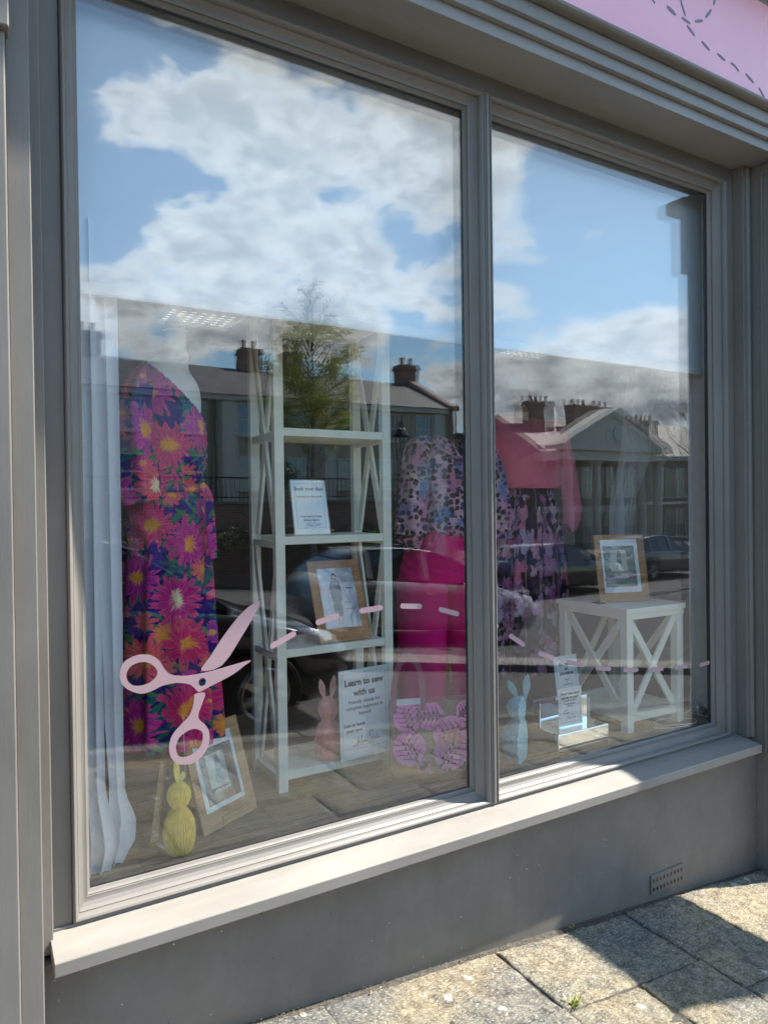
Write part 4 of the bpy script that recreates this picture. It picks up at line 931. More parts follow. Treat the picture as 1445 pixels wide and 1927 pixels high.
loft('skirt', [(.602, .37, 1.560, .131, .106, .012, 13, 0), (.606, .37, 1.50, .140, .118, .02, 13, .1), (.608, .37, 1.40, .144, .125, .045, 11, .2), (.607, .37, 1.25, .150, .133, .060, 11, .25), (.609, .37, 1.05, .158, .140, .072, 11, .3), (.612, .37, .85, .166, .150, .08, 11, .35), (.612, .37, .755, .170, .152, .085, 11, .4), (.612, .37, .705, .170, .152, .085, 11, .4)], M_floral, dr, n=220, sub=6, ucirc=.95)
limb('sleeve', [(.545, .345, 1.955), (.512, .325, 1.88), (.500, .315, 1.76), (.500, .31, 1.64), (.505, .31, 1.56), (.512, .31, 1.525)], [.040, .054, .060, .064, .072, .068], M_floral, dr, am=.13, nf=6, seed=1)
limb('tie', [(.700, .268, 1.585), (.722, .262, 1.54), (.728, .258, 1.44), (.735, .255, 1.33)], [.010, .012, .014, .010], M_floral, dr, am=.2, nf=2, flat=.4)

# leopard blouse
bo = thing('leopard_blouse', 'pink leopard print blouse with full sleeves and a blue bloom on its chest', 'blouse', (0, 0, 0))
def vneck(c): return abs(c.x-2.105)*.55 < (c.z-1.735)*.35 and c.y < .8
loft('body', [(2.09, .77, 1.345, .155, .13, .05, 11, 0), (2.09, .77, 1.39, .170, .135, .05, 9, .2), (2.10, .77, 1.48, .175, .13, .04, 8, .4), (2.105, .77, 1.60, .178, .12, .03, 7, .3), (2.105, .77, 1.70, .178, .11, .03, 6, .2), (2.105, .77, 1.775, .165, .095, .02, 5, .2), (2.105, .77, 1.815, .130, .08, .01, 5, 0), (2.105, .77, 1.838, .09, .065, 0, 5, 0)], M_leopard, bo, n=140, cut=vneck, cre=.03, seed=3)
limb('sleeve', [(1.975, .76, 1.80), (1.895, .74, 1.765), (1.862, .72, 1.66), (1.838, .70, 1.54), (1.822, .69, 1.43), (1.812, .69, 1.36)], [.045, .062, .066, .070, .076, .070], M_leopard, bo, am=.10, nf=6, seed=4)
limb('cuff', [(1.812, .69, 1.362), (1.822, .69, 1.325), (1.832, .69, 1.295)], [.066, .046, .034], M_leopard, bo, am=.12, nf=8, seed=5)
limb('sleeve', [(2.235, .76, 1.80), (2.315, .74, 1.76), (2.345, .72, 1.65), (2.352, .70, 1.53), (2.352, .69, 1.42), (2.35, .69, 1.33)], [.045, .055, .055, .058, .062, .055], M_leopard, bo, am=.10, nf=6, seed=6)
limb('collar_frill', [(2.00, .715, 1.84), (1.985, .70, 1.81), (2.03, .67, 1.77), (2.075, .655, 1.735)], [.014, .022, .02, .012], M_leopard, bo, am=.3, nf=4, flat=.6)
limb('collar_frill', [(2.20, .715, 1.84), (2.20, .70, 1.81), (2.165, .67, 1.77), (2.13, .655, 1.735)], [.014, .02, .018, .012], M_leopard, bo, am=.3, nf=4, flat=.6)

# fuchsia trousers
tro = thing('fuchsia_trousers', 'wide fuchsia pink trousers with a gathered elastic waist', 'trousers', (0, 0, 0))
loft('hips', [(2.04, .77, 1.125, .235, .135, .02, 5, 0), (2.045, .77, 1.20, .222, .135, .02, 7, .3), (2.05, .77, 1.28, .20, .13, .025, 12, .3), (2.06, .77, 1.34, .165, .125, .03, 26, 0), (2.065, .77, 1.375, .142, .115, .04, 34, 0), (2.065, .77, 1.405, .138, .112, .04, 34, 0)], M_fuchsia, tro, n=240)
loft('trouser_leg', [(1.905, .75, .555, .118, .105, .04, 4, 1), (1.915, .755, .75, .125, .11, .04, 4, 1), (1.925, .76, .95, .130, .115, .03, 4, .8), (1.93, .77, 1.14, .132, .125, .015, 4, .5)], M_fuchsia, tro, seed=2)
loft('trouser_leg', [(2.215, .79, .52, .118, .105, .04, 4, 2), (2.205, .785, .75, .122, .11, .04, 4, 2), (2.19, .78, .95, .128, .115, .03, 4, 1.8), (2.165, .77, 1.14, .124, .125, .015, 4, 1.5)], M_fuchsia, tro, seed=4)

# coral sweater
sw = thing('coral_sweater', 'boxy coral pink sweater with wide hanging sleeves', 'sweater', (0, 0, 0))
loft('body', [(2.63, .80, 1.600, .19, .13, .03, 7, 0), (2.63, .80, 1.585, .21, .14, .02, 7, 0), (2.63, .80, 1.61, .235, .145, .025, 6, .3), (2.63, .80, 1.70, .245, .14, .015, 5, .3), (2.63, .80, 1.80, .250, .125, .01, 4, .2), (2.635, .80, 1.88, .256, .095, .005, 3, 0), (2.64, .80, 1.93, .266, .055, 0, 3, 0), (2.64, .80, 1.965, .268, .022, 0, 3, 0), (2.64, .80, 1.970, .262, .010, 0, 3, 0), (2.64, .80, 1.971, .10, .006, 0, 3, 0)], M_coral, sw, n=140, cre=.012, seed=7)
limb('sleeve', [(2.868, .795, 1.945), (2.893, .785, 1.85), (2.905, .77, 1.70), (2.915, .76, 1.58), (2.925, .75, 1.46), (2.905, .745, 1.395), (2.875, .745, 1.365)], [.022, .048, .054, .054, .054, .048, .036], M_coral, sw, am=.05, nf=3, seed=8)
limb('sleeve', [(2.42, .79, 1.90), (2.375, .78, 1.84), (2.355, .77, 1.70), (2.345, .76, 1.58), (2.335, .75, 1.46), (2.345, .745, 1.395)], [.030, .052, .056, .054, .052, .045], M_coral, sw, am=.05, nf=3, seed=9)
# iris skirt
sk = thing('iris_skirt', 'dark pleated skirt printed with mauve and pink irises', 'skirt', (0, 0, 0))
loft('waistband', [(2.62, .80, 1.545, .172, .125, .03, 30, 0), (2.62, .80, 1.60, .17, .12, .03, 30, 0)], M_iris, sk, n=200)
loft('skirt_panel', [(2.62, .80, 1.552, .176, .125, .03, 17, 0), (2.62, .80, 1.50, .195, .135, .045, 15, .1), (2.62, .80, 1.35, .225, .150, .06, 13, .2), (2.62, .80, 1.10, .255, .165, .07, 13, .3), (2.62, .80, .85, .275, .175, .07, 13, .4), (2.62, .80, .66, .285, .18, .07, 13, .5), (2.62, .80, .615, .285, .18, .07, 13, .5)], M_iris, sk, n=260, ucirc=1.7)

# tall white shelf unit with crossed side braces
sh = thing('shelf_unit', 'tall narrow cream shelf unit with crossed braces on its sides', 'shelf unit', (0, 0, 0))
SX0, SX1, SY0, SY1 = 1.0, 1.505, .352, .632
for i, (x, y) in enumerate(((SX0, SY0), (SX1-.038, SY0), (SX0, SY1-.03), (SX1-.038, SY1-.03))):
    MB().box(x, x+.038, y, y+.03, .4305, 2.26).build('post', M_cream, sh, bevel=.0015)
for z in (.505, .965, 1.39, 1.80, 2.24):
    MB().box(SX0+.0382, SX1-.0382, SY0+.003, SY1-.003, z-.03, z).build('shelf', M_cream, sh, bevel=.0015)
for x in (SX0+.006, SX1-.032):
    for z0, z1 in ((.50, 1.375), (1.40, 2.21)):
        for a, b in (((SY0+.031), (SY1-.031)), ((SY1-.031), (SY0+.031))):
            xo = .0 if a < b else .0135
            MB().bar((x+xo+.006, a, z0), (x+xo+.006, b, z1), .030, .012, Vector((1, 0, 0))).build('brace', M_cream, sh, bevel=.001)
    for z in (.49, .95, 1.375, 1.785): MB().box(x, x+.024, SY0+.0305, SY1-.0305, z-.028, z).build('side_rail', M_cream, sh)

# side table
tb = thing('side_table', 'cream side table with crossed sides and a thick top', 'table', (2.835, .335, 0), (0, 0, radians(-1.5)))
MB().box(-.205, .205, -.222, .242, .985, 1.010).build('table_top', M_cream, tb, bevel=.002)
MB().box(-.198, .198, -.215, .235, .956, .9845).build('apron', M_cream, tb, bevel=.0015)
for x in (-.195, .153):
    for y in (-.212, .19): MB().box(x, x+.042, y, y+.042, .4305, .9555).build('leg', M_cream, tb, bevel=.0015)
for y in (-.206, .198):
    MB().box(-.1525, .1525, y, y+.03, .478, .512).build('stretcher', M_cream, tb)
    for k, (a, b) in enumerate(((-.150, .150), (.150, -.150))): MB().bar((a, y+.010+k*.011, .515), (b, y+.010+k*.011, .953), .034, .0105).build('brace', M_cream, tb)
for x in (-.190, .162):
    MB().box(x, x+.03, -.169, .189, .478, .512).build('stretcher', M_cream, tb)
    for k, (a, b) in enumerate(((-.166, .186), (.186, -.166))): MB().bar((x+.010+k*.011, a, .515), (x+.010+k*.011, b, .953), .034, .0105, Vector((1, 0, 0))).build('brace', M_cream, tb)
MB().box(-.150, .150, -.17, .19, .4805, .492).build('lower_shelf', M_cream, tb)
# small black note on the table, behind the print
MB().box(2.655, 2.69, .30, .36, 1.0105, 1.016).build('phone', M_black)
tag(bpy.data.objects['phone'], 'thin black slab lying on the table beside the framed print', 'phone')

# printed matter
def text_mesh(body, size, x, z, y=-.0011, font_off=.0003, align='CENTER', mat=None, parent=None, name='lettering', shear=0.0, space=1.0):
    cu = bpy.data.curves.new('txt', 'FONT'); cu.body = body; cu.size = size; cu.align_x = align; cu.offset = font_off*1.3+size*.006; cu.shear = shear; cu.space_character = space; cu.resolution_u = 2; cu.extrude = .00015; cu.space_line = 1.05
    o = bpy.data.objects.new('tmp', cu); COL.objects.link(o); dg = bpy.context.evaluated_depsgraph_get(); me = bpy.data.meshes.new_from_object(o.evaluated_get(dg)); bpy.data.objects.remove(o)
    me.materials.clear(); me.materials.append(mat or M_ink); me.transform(Matrix.Translation((x, y, z)) @ Matrix.Rotation(pi/2, 4, 'X'))
    r = bpy.data.objects.new(name, me); COL.objects.link(r); r.parent = parent; return r
def border(parent, x0, x1, z0, z1, y, w_=.0008, mat=None):
    MB().box(x0, x1, y-.0002, y, z0, z0+w_).box(x0, x1, y-.0002, y, z1-w_, z1).box(x0, x0+w_, y-.0002, y, z0+w_, z1-w_).box(x1-w_, x1, y-.0002, y, z0+w_, z1-w_).build('printed_border', mat or M_inkgrey, parent)
SIG = [[(-.5, -.02), (-.47, -.10), (-.44, -.03), (-.40, -.02)], [(-.36, -.16), (-.33, .02), (-.29, .20), (-.27, .05), (-.24, .0), (-.18, .18), (-.15, .22), (-.155, -.02), (-.12, .02), (-.09, .05), (-.11, .0), (-.07, .0), (-.05, .05)], [(-.04, .16), (-.045, -.01), (0, .06), (-.03, .02), (.02, 0), (.05, .04), (.03, .0), (.08, .02), (.10, .04)],
       [(.30, .25), (.24, .32), (.15, .26), (.17, .15), (.24, .06), (.25, -.04), (.17, -.12), (.11, -.08), (.15, -.01)], [(.30, .13), (.29, .0), (.33, .02), (.35, .06), (.36, .0), (.40, .04), (.39, .0), (.44, .03), (.46, .16), (.45, .0), (.48, .02)], [(.50, .02), (.52, .05), (.54, .01), (.50, 0), (.56, .0)]]
def signature(parent, x, z, s, y=-.0012, tilt=.05):
    mb = MB()
    for st in SIG:
        P_ = [Vector((*p, 0)) for p in st]; sm = []
        for i in range(len(P_)-1):
            p0, p1, p2, p3 = [P_[max(0, min(len(P_)-1, i+k))] for k in (-1, 0, 1, 2)]
            for k in range(4): t = k/4; sm.append(.5*((2*p1)+(p2-p0)*t+(2*p0-5*p1+4*p2-p3)*t*t+(3*p1-p0-3*p2+p3)*t**3))
        sm.append(P_[-1]); mb.tube([(x+q.x*s, y, z+(q.y+q.x*tilt)*s) for q in sm], s*.0075, 5)
    return mb.build('handwritten_logo', M_inkgrey, parent)
def person_print(parent, x, z, h, y, hair, top, skirt, skin, toprange=(.42, .83), flare=.10, legs=True):
    q = lambda pts, nm, mt, k: MB().plate([(x+a*h, z+b*h) for a, b in smoothpoly(pts, 3)], y-.0003*(k+1), y-.0003*k-.00005).build(nm, mt, parent)
    if legs: q([(-.045, .22), (-.04, .02), (-.07, 0), (-.01, 0), (0, .2), (.015, .2), (.02, .02), (.0, -.02), (.06, -.02), (.05, .22)], 'printed_legs', skin, 0)
    q([(-.075, .45), (-flare, .16), (0, .13), (flare, .16), (.075, .45)], 'printed_skirt', skirt, 1)
    q([(-.03, .84), (-.10, .80), (-.115, .62), (-.085, .42), (.085, .42), (.12, .60), (.10, .80), (.03, .84)], 'printed_top', top, 2)
    q([(-.035, .93), (-.03, .86), (0, .84), (.03, .86), (.035, .93), (0, .965)], 'printed_face', skin, 3)
    q([(-.05, .84), (-.052, .95), (0, 1.0), (.052, .95), (.055, .84), (.036, .86), (.034, .94), (0, .955), (-.03, .94), (-.034, .86)], 'printed_hair', hair, 4)
sk_ = simple('print_skin', (.55, .32, .24), .5, .05); pk = simple('print_black', (.02, .02, .025), .3, .1)
pteal = simple('print_teal', (.09, .17, .18), .3, .5, 25); pcream = simple('print_cream', (.62, .60, .50), .3, .08, 20); ppurple = simple('print_purple', (.14, .11, .30), .3, .2, 20)
pbrown = simple('print_brown', (.16, .055, .06), .3, .4, 22); pblue = simple('print_blue', (.22, .32, .42), .3, .5, 90); pgrey = simple('print_sky', (.50, .54, .62), .25, .12, 12); ptan = simple('print_hair_tan', (.30, .20, .13), .4, .1)
def spot():
    mt, t, o = newmat('print_spotted'); tc = t.n.new('ShaderNodeTexCoord').outputs['Object']; v = t.vor(tc, 160)
    P(t, o, col=t.mix(t.ss(v[0], .35, .45), (.10, .07, .10), (.62, .58, .60)), rough=.3); return mt
pspot = spot()
def wallet():       # crinkled polythene sleeve
    mt, t, o = newmat('poly_sleeve'); tc = t.n.new('ShaderNodeTexCoord').outputs['Object']
    n = t.noise(t.v('ADD', tc, t.v('SCALE', t.noisec(tc, 9, 2), sc=.12)), 12, 3, .55, .6)
    nn = t.bump(n, .004)
    g = t.node('ShaderNodeBsdfGlossy', {'Roughness': .14, 'Color': (.9, .93, 1), 'Normal': nn}); tr = t.node('ShaderNodeBsdfTransparent', {'Color': (.97, .97, .97)})
    mx = t.node('ShaderNodeMixShader', {0: .07, 1: tr, 2: g}); t.l.new(mx.outputs[0], o.inputs[0]); return mt
M_sleeve = wallet()
def easel_board(name, label, cat, loc, yaw, lean, w_, h_, mat, group=None):
    t = thing(name, label, cat, loc, (0, 0, radians(yaw)), group)
    t.rotation_mode = 'XYZ'; t.rotation_euler = (Matrix.Rotation(radians(yaw), 4, 'Z') @ Matrix.Rotation(radians(-lean), 4, 'X')).to_euler()
    MB().box(0, w_, 0, .008, .002, h_).build('board', mat, t, bevel=.001)
    L = h_*.72; MB().bar((w_/2, .010, L), (w_/2, .010+h_*.62*sin(radians(lean+14)), L-h_*.72*cos(radians(0))*.98), .05, .003).build('strut', mat, t)
    return t
G_fr = 'sewing pattern envelopes displayed on easel boards'
# standing on the floor, lower left
f1 = easel_board('pattern_board', 'kraft easel board holding a maroon pattern print, standing on the floor at lower left', 'display board', (.661, .156, .432), 28.5, 17.2, .26, .335, M_ply2, G_fr)
MB().box(.030, .214, -.0012, -.0002, .062, .300).build('paper_sleeve', M_paper, f1)
MB().box(.046, .200, -.0018, -.0013, .078, .262).build('printed_cover', pbrown, f1)
MB().box(.072, .158, -.0023, -.0019, .128, .240).build('printed_photo', pcream, f1)
person_print(f1, .118, .128, .108, -.0026, ptan, pblue, pblue, sk_, flare=.17, legs=False)
text_mesh('ATELIER JUPE', .0125, .123, .112, -.0028, mat=M_paper, parent=f1)
MB().box(.030, .214, -.0060, -.0055, .062, .300).build('clear_wallet', M_sleeve, f1)
MB().box(.09, .19, -.0006, -.0001, .030, .0312).box(.09, .0915, -.0006, -.0001, .004, .030).build('tab_slot', M_ink, f1)
# on the third shelf
f2 = easel_board('pattern_board', 'warm brown easel board with a print of a woman in black, standing on the shelf', 'display board', (1.185, .368, .9675), .5, 20.1, .231, .335, M_ply, G_fr)
MB().box(.036, .196, -.0012, -.0002, .055, .300).build('paper_sleeve', pgrey, f2)
person_print(f2, .105, .075, .205, -.0016, pk, pk, pk, sk_, flare=.085)
text_mesh('v o g u e', .018, .145, .272, -.0018, mat=M_inkgrey, parent=f2) if False else None
MB().box(.036, .196, -.0060, -.0055, .055, .300).build('clear_wallet', M_sleeve, f2)
for a, b, c in ((.150, .155, .20), (.165, .215, .14), (.155, .13, .1)): MB().plate(smoothpoly([(a-.02, b), (a, b+.004), (a+.02, b), (a, b-.004)], 3), -.002, -.0015).build('printed_line', M_inkgrey, f2)
# on the side table
f3 = easel_board('pattern_board', 'brown easel board with a teal pattern print, standing on the side table', 'display board', (2.685, .330, 1.0125), -16.7, 10.7, .279, .336, M_ply, G_fr)
MB().box(.032, .236, -.0012, -.0002, .046, .310).build('paper_sleeve', M_paper, f3)
MB().box(.042, .216, -.0018, -.0013, .074, .278).build('printed_cover', pteal, f3)
MB().box(.080, .170, -.0023, -.0019, .150, .258).build('printed_photo', pcream, f3)
MB().plate(smoothpoly([(.043, .118), (.10, .128), (.16, .135), (.215, .138), (.215, .118), (.16, .118), (.10, .108), (.043, .104)], 3), -.0023, -.0019).build('printed_band', ppurple, f3)
person_print(f3, .128, .138, .118, -.0026, pk, pteal, pspot, sk_, flare=.17)
text_mesh('ATELIER JUPE', .0135, .132, .118, -.0030, mat=M_paper, parent=f3)
MB().box(.032, .236, -.0060, -.0055, .046, .310).build('clear_wallet', M_sleeve, f3)
# acrylic sign holders
def sign(label, loc, yaw, lean, w_, h_, foot=.07, zb=.004):
    t = thing('sign_holder', label, 'sign', loc, (0, 0, 0), 'clear holders with printed notices')
    t.rotation_euler = (Matrix.Rotation(radians(yaw), 4, 'Z') @ Matrix.Rotation(radians(-lean), 4, 'X')).to_euler()
    MB().box(.004, w_-.004, .0, .001, zb, h_-.003).build('printed_sheet', M_paper, t)
    MB().box(0, w_, -.0040, -.0022, 0, h_).box(0, w_, .0025, .0045, 0, h_).build('acrylic_cover', M_acrylic, t)
    MB().box(0, w_, .0046, foot, -.0, .002).build('acrylic_foot', M_acrylic, t)
    return t
s1 = sign('small notice Book your class in a clear holder on the second shelf', (1.106, .42, 1.3915), 5, 10, .165, .222)
border(s1, .018, .147, .026, .206, -.0004)
text_mesh('Book your class', .0205, .0825, .178, -.0006, .0004, parent=s1); text_mesh("See what's on this month", .0115, .0825, .150, -.0006, .0001, mat=M_inkgrey, parent=s1)
text_mesh('Scan here to book', .0125, .0825, .070, -.0006, .0002, parent=s1); text_mesh('All levels welcome', .0095, .0825, .056, -.0006, mat=M_inkgrey, parent=s1); signature(s1, .083, .036, .068)
s2 = sign('large notice Learn to sew with us in a clear holder on the floor', (1.239, .318, .434), 4.4, 1.5, .240, .430, .03, zb=.078)
border(s2, .016, .224, .115, .412, -.0004)
text_mesh('Learn to sew', .0345, .120, .364, -.0006, .0009, parent=s2); text_mesh('with us', .0345, .120, .323, -.0006, .0009, parent=s2)
text_mesh('Friendly classes for', .0195, .120, .293, -.0006, .0003, mat=M_inkgrey, parent=s2); text_mesh('complete beginners &', .0195, .120, .270, -.0006, .0003, mat=M_inkgrey, parent=s2); text_mesh('beyond', .0195, .120, .247, -.0006, .0003, mat=M_inkgrey, parent=s2)
text_mesh('Scan to book', .0185, .070, .205, -.0006, .0004, parent=s2); text_mesh('your spot', .0185, .070, .183, -.0006, .0004, parent=s2)
signature(s2, .122, .138, .120)
s3 = sign('small notice No repairs or alterations standing behind the mirrored riser', (2.360, .30, .5765), 0, 7.4, .155, .212)
border(s3, .016, .139, .022, .196, -.0004)
text_mesh('No repairs', .0205, .0775, .163, -.0006, .0006, parent=s3); text_mesh('or', .0205, .0775, .142, -.0006, .0006, parent=s3); text_mesh('alterations', .0205, .0775, .121, -.0006, .0006, parent=s3)
text_mesh('classes', .010, .0775, .096, -.0006, .0001, parent=s3); text_mesh('&', .010, .0775, .084, -.0006, .0002, parent=s3); text_mesh('workshops only', .010, .0775, .073, -.0006, .0001, parent=s3); signature(s3, .08, .038, .07)
s4 = sign('small notice Need time (and space) to sew? on the mirrored riser', (2.196, .125, .5325), -3, 2.5, .140, .170, .05)
border(s4, .014, .126, .018, .158, -.0004)
text_mesh('Need time (and', .0165, .070, .136, -.0006, .0005, parent=s4); text_mesh('space) to sew?', .0165, .070, .119, -.0006, .0005, parent=s4); text_mesh('Come and sew with us', .0075, .070, .109, -.0006, mat=M_inkgrey, parent=s4)
text_mesh('Tuesday evenings', .0085, .066, .094, -.0006, .0001, parent=s4); text_mesh('6.30-9.30', .0085, .066, .084, -.0006, .0001, parent=s4); text_mesh('Book', .0085, .045, .066, -.0006, .0001, parent=s4); text_mesh('your spot', .0085, .045, .056, -.0006, .0001, parent=s4); signature(s4, .068, .034, .055)
# mirrored riser and cream block
ri = thing('mirrored_riser', 'stepped mirrored acrylic riser under the two small notices', 'riser', (0, 0, 0))
MB().box(2.150, 2.440, .191, .235, .4305, .630).build('tall_step', M_mirror, ri, bevel=.004)
MB().box(2.130, 2.432, .060, .1905, .4305, .5315).build('low_step', M_mirror, ri, bevel=.004)
tag(MB().box(2.30, 2.56, .285, .40, .4305, .5755).build('cream_block', M_cream, None, bevel=.003), 'plain cream block behind the mirrored riser', 'block')

# honeycomb paper rabbits
def rabbit(label, loc, yaw, s, colr, half=False, ears=((-.012, 12, .060), (.014, -10, .060)), np_=18):
    mt = simple('tissue_paper', colr, .7, .12, 60)
    t = thing('paper_rabbit', label, 'paper rabbit', loc, (0, 0, radians(yaw)), 'honeycomb paper rabbits')
    prof_ = [(.030, 0), (.040, .012), (.048, .040), (.050, .070), (.046, .100), (.036, .124), (.024, .138), (.021, .143), (.028, .152), (.036, .170), (.037, .186), (.031, .204), (.018, .218), (.004, .224)]
    prof_ = [(a*s, b*s) for a, b in prof_]
    nf_ = 20 if half else 34; a0, a1 = (0, 2*pi) if not half else (radians(92), radians(268)); mb = MB(); kx, ky = (1.45, 1.25) if half else (1, 1)
    for j in range(nf_):
        th = a0+(a1-a0)*j/(nf_ if not half else nf_-1); c_, s__ = cos(th), sin(th); hw = .0007
        pl = [(a, b) for a, b in prof_]+[(a*.55, b) for a, b in prof_[::-1]]
        k0 = len(mb.v); npl = len(pl)
        for sg in (-1, 1): mb.v += [(a*c_*kx-sg*hw*s__, a*s__*ky+sg*hw*c_, b) for a, b in pl]
        m_ = len(prof_)
        for i in range(m_-1):
            q = (k0+i, k0+i+1, k0+npl-2-i, k0+npl-1-i); mb.f.append(q); mb.f.append(tuple(v_+npl for v_ in q[::-1])); mb.f.append((k0+i, k0+npl+i, k0+npl+i+1, k0+i+1))
    core = [(a*.80, b) for a, b in prof_]; k0 = len(mb.v); n = 24
    for rr_, z in core:
        for j in range(n+1): th = a0+(a1-a0)*j/n; mb.v.append((rr_*cos(th)*kx, rr_*sin(th)*ky, z))
    for i in range(len(core)-1):
        for j in range(n): mb.f.append((k0+i*(n+1)+j, k0+i*(n+1)+j+1, k0+(i+1)*(n+1)+j+1, k0+(i+1)*(n+1)+j))
    o = mb.build('body', mt, t)
    if half:
        pl = [(a*1.2, b) for a, b in prof_]+[(-a*1.2, b) for a, b in prof_[::-1]]
        pp = MB().plate(pl, -.0015, .0015); pp.v = [(0.0005+y, x, z) for x, y, z in pp.v]; pp.build('card_spine', mt, t)
    for ex, tilt, eh in ears:
        e = [(0, -.008), (.007, .012), (.0125, .034), (.010, .052), (0, .068), (-.010, .052), (-.0125, .034), (-.007, .012)]
        Mx = Matrix.Translation((ex*s, 0, .216*s)) @ Matrix.Rotation(radians(tilt), 4, 'Y')
        MB().plate([(a*s, b*s*eh/.060) for a, b in smoothpoly(e, 3)], -.001, .001, Mx).build('ear', mt, t)
    return t
rabbit('yellow honeycomb paper rabbit by the window at lower left', (.566, .100, .4305), 30, 1.0, (.90, .74, .18), ears=((-.004, -5, .072), (.010, 14, .030)))
tag(MB().tube([(.590, .115, .4305), (.592, .12, .70), (.590, .13, .85)], .0008, 5).build('thread', M_white), 'fine clear thread hanging beside the yellow rabbit', 'thread')
rabbit('pink honeycomb paper rabbit beside the large notice', (1.232, .405, .5055), 0, 1.10, (.98, .46, .38), ears=((-.014, -12, .066), (.014, 9, .072)))
rabbit('blue half opened paper rabbit in the right pane', (1.990, .125, .4305), -58, 1.22, (.34, .62, .70), half=True, ears=((-.016, -30, .058), (.012, 6, .075)))

# clear tote with monstera leaves
tt = thing('tote_bag', 'clear tote bag printed with pink monstera leaves, mauve handles raised', 'bag', (1.450, .275, .4305), (0, 0, radians(-19)))
bw, bh, bd = .335, .285, .07
MB().box(0, bw, 0, .002, .0, bh).build('front_panel', M_vinyl, tt); MB().box(0, bw, bd, bd+.002, 0, bh).build('back_panel', M_vinyl, tt); MB().box(0, bw, .002, bd, 0, .002).build('base_panel', M_vinyl, tt)
for sgn, x in ((0, 0.0), (1, bw-.002)): MB().box(x, x+.002, .002, bd, .002, bh).build('side_panel', M_vinyl, tt)
M_leafpink = simple('leaf_print_pink', (.90, .27, .60), .5, .06, 10); M_vein = simple('leaf_vein', (.09, .03, .06), .5, .05)
def monstera(parent, cx, cz, s, rot, clip=None):
    out_ = []
    n = 44
    for i in range(n):
        a = -pi/2+2*pi*i/n+.0001; r_ = .5*(1.0-.12*cos(a+pi/2))
        if i in (0,): r_ = .16
        if i % 11 == 5 and 4 < i < 40: r_ *= .86
        out_.append((r_*cos(a)*1.0, r_*sin(a)*1.05))
    Mx = lambda p: (cx+s*(p[0]*cos(rot)-p[1]*sin(rot)), cz+s*(p[0]*sin(rot)+p[1]*cos(rot)))
    def C(p):
        return (min(max(p[0], .002), bw-.002), min(max(p[1], .004), bh-.004))
    lo = MB().plate([C(Mx(p)) for p in smoothpoly(out_, 2)], -.0010, -.0003).build('leaf_print', M_leafpink, parent)
    mb = MB(); segs = [((0, -.40), (0, .46))]
    for k in range(5):
        z0 = -.32+k*.17
        for sg in (-1, 1): segs.append(((0, z0), (sg*(.40-.05*abs(k-1.5)), z0+.20)))
    for a, b in segs:
        a = Mx(a); b = Mx(b)
        if not all(.004 < q[0] < bw-.004 and .006 < q[1] < bh-.006 for q in (a, b)): continue
        mb.plate(capsule(a, b, .0028), -.0016, -.0011)
    for k in range(4):
        for sg in (-1, 1):
            c = Mx((sg*.10, -.20+k*.16))
            if .01 < c[0] < bw-.01 and .01 < c[1] < bh-.01: mb.plate([(c[0]+.0045*cos(q*pi/4), c[1]+.008*sin(q*pi/4)) for q in range(8)], -.0016, -.0011)
    mb.build('leaf_vein', M_vein, lo)
for a in ((.066, .222, .118, .35), (.160, .228, .112, 1.5), (.300, .238, .085, -.9), (.245, .158, .135, 1.75), (.072, .098, .135, .5), (.235, .070, .140, -.7), (.128, .030, .052, 2.2)): monstera(tt, *a)
mb = MB()
for i in range(26): x = .006+i*.0050; mb.box(x, x+.0032, -.003, .004, bh-.006, bh+.018)
mb.build('ribbed_edge', M_paper, tt); MB().box(.002, .136, .0041, .0055, bh-.006, bh+.018).build('ribbed_band', M_leafpink, tt)
def strap(x0, x1, y, h_, name):
    pts = []; n = 16
    for i in range(n+1):
        a = pi*i/n; pts.append(Vector(((x0+x1)/2-(x1-x0)/2*cos(a), y, bh-.03+h_*sin(a)**.75)))
    mb = MB()
    for i in range(n): mb.bar(pts[i], pts[i+1], .022, .002)
    mb.build(name, M_strap, tt)
strap(.005, .125, -.003, .225, 'handle'); strap(.02, .15, bd+.004, .19, 'handle')

# curtains
def curtain(name, label, L, R_, y, zs, mat, amp, nf, seed, double=False):
    t = thing(name, label, 'curtain', (0, 0, 0))
    vs = []; fs = []; n = 120; m_ = 60
    for i in range(m_+1):
        k = i/m_; z = zs[0]+(zs[1]-zs[0])*k
        def tab(T):
            for (a, va), (b, vb) in zip(T, T[1:]):
                if a >= z >= b: q = (a-z)/(a-b) if a != b else 0; return va+(vb-va)*(3*q*q-2*q**3)
            return T[-1][1] if z < T[-1][0] else T[0][1]
        x0, x1 = tab(L), tab(R_)
        for j in range(n+1):
            s_ = j/n; ph = 2*pi*nf*s_+seed+.6*sin(z*2.1+seed)
            w_ = x1-x0; xx = x0+w_*s_+.55*w_/nf*sin(ph*1.0)*.5; yy = y+amp*cos(ph)+amp*.5*noise.noise(Vector((s_*4, z*1.5, seed)))
            vs.append((xx, yy, z))
    for i in range(m_):
        for j in range(n): a = i*(n+1)+j; fs.append((a, a+1, a+n+2, a+n+1))
    mesh_obj('fabric', vs, fs, mat, t, smooth=True); return t
curtain('sheer_curtain', 'white sheer curtain hanging down the left edge of the window', [(2.3, .245), (.43, .262)], [(2.3, .345), (.70, .345), (.5, .37), (.432, .355)], .095, (2.35, .432), M_sheer, .010, 3, .5)
curtain('sheer_curtain', 'narrow fold of sheer curtain just right of the left hand curtain, flaring at its foot', [(2.3, .335), (1.4, .338), (.9, .350), (.66, .362), (.50, .345), (.432, .350)], [(2.3, .402), (1.2, .404), (.80, .402), (.66, .405), (.55, .432), (.5, .428), (.432, .395)], .125, (2.35, .432), M_sheer, .009, 2, 2.0)
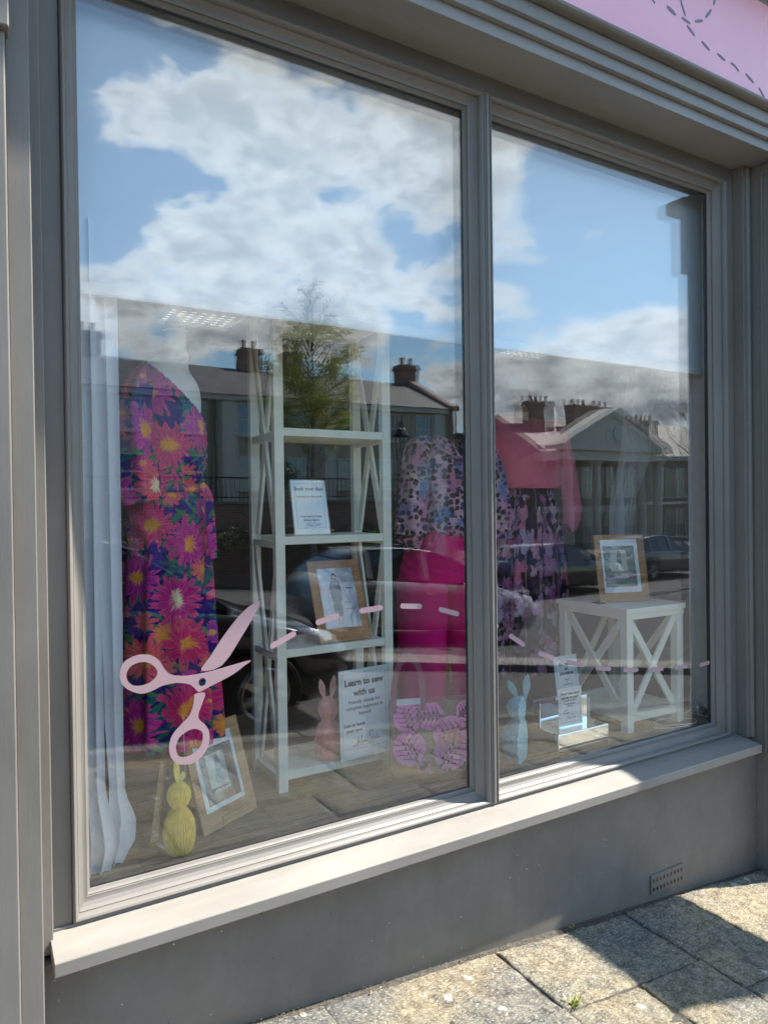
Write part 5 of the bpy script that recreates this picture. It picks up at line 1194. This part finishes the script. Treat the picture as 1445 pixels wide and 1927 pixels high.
curtain('sheer_curtain', 'grey sheer curtain tied back at the right of the display', [(2.6, 3.64), (1.9, 3.56), (1.4, 3.44), (1.2, 3.42), (.43, 3.44)], [(2.6, 3.93), (1.9, 3.78), (1.4, 3.60), (1.2, 3.58), (.43, 3.66)], .92, (3.1, .432), M_sheer2, .03, 4.5, 1.0)

# white cable with a clear bulb
cb = thing('bulb_cable', 'white cable running down the side of the window to a clear bulb', 'cable', (0, 0, 0))
pts = [Vector((3.105-.020*((2.13-z)/1.7)+.006*sin(z*9)+.004*sin(z*23), .12+.004*sin(z*13), z)) for z in [2.14-.03*i for i in range(55)]]
pts += [Vector(p) for p in ((3.078, .12, .485), (3.060, .125, .465), (2.99, .14, .450), (2.86, .17, .436), (2.90, .10, .434), (3.02, .06, .434), (3.07, .09, .436), (3.04, .13, .436), (2.90, .20, .434), (2.80, .12, .434), (2.87, .07, .434), (3.00, .05, .434))]
sm = []
for i in range(len(pts)-1):
    p0, p1, p2, p3 = [pts[max(0, min(len(pts)-1, i+k))] for k in (-1, 0, 1, 2)]
    for k in range(4): t = k/4; sm.append(.5*((2*p1)+(p2-p0)*t+(2*p0-5*p1+4*p2-p3)*t*t+(3*p1-p0-3*p2+p3)*t**3))
MB().tube(sm, .0021, 6).build('wire', M_white, cb)
Mx = Matrix.Translation((3.112, .105, .484)) @ Matrix.Rotation(radians(118), 4, 'Y')
q = MB().lathe([(.004, -.034), (.016, -.030), (.027, -.018), (.031, 0), (.027, .016), (.017, .030), (.014, .036)], 20); q.v = [tuple(Mx @ Vector(v)) for v in q.v]; bu = q.build('bulb', glassmat('bulb_glass', .12, (.95, .96, .96), 0.0), cb, smooth=True)
Mx2 = Matrix.Translation((3.112, .105, .484)) @ Matrix.Rotation(radians(-62), 4, 'Y') @ Matrix.Translation((0, 0, -.075))
q = MB().lathe([(.012, -.018), (.019, -.014), (.020, .030), (.015, .040)], 18); q.v = [tuple(Matrix.Translation((3.112, .105, .484)) @ Matrix.Rotation(radians(118), 4, 'Y') @ Matrix.Translation((0, 0, .055)) @ Vector(v)) for v in q.v]; q.build('lamp_holder', M_black, cb, smooth=True)

# ceiling fitting glimpsed behind the dress, and rail of garments at the back of the shop
for k, (lx, ly, lb) in enumerate(((1.20, 1.95, 'louvred ceiling light glowing above the floral dress'), (3.55, 1.75, 'louvred ceiling light faintly seen above the coral sweater'))):
    cl = thing('ceiling_light', lb, 'ceiling light', (lx, ly, 0), group='louvred ceiling lights')
    mb = MB()
    for i in range(7):
        for j in range(5): mb.box(-.19+i*.056, -.19+i*.056+.024, -.12+j*.052, -.12+j*.052+.010, 2.596, 2.600)
    mb.build('lit_cells', M_led, cl); MB().box(-.22, .24, -.15, .17, 2.6215, 2.66).build('housing', M_white, cl); MB().box(-.01, .01, 0, .02, 2.66, 3.2).build('stem', M_white, cl)
    al = bpy.data.lights.new('ceiling_lamp', 'AREA'); al.shape = 'RECTANGLE'; al.size = .42; al.size_y = .28; al.energy = 1.0; al.color = (1, .95, .88)
    ao = bpy.data.objects.new('ceiling_lamp', al); COL.objects.link(ao); ao.parent = cl; ao.location = (.01, .01, 2.590)
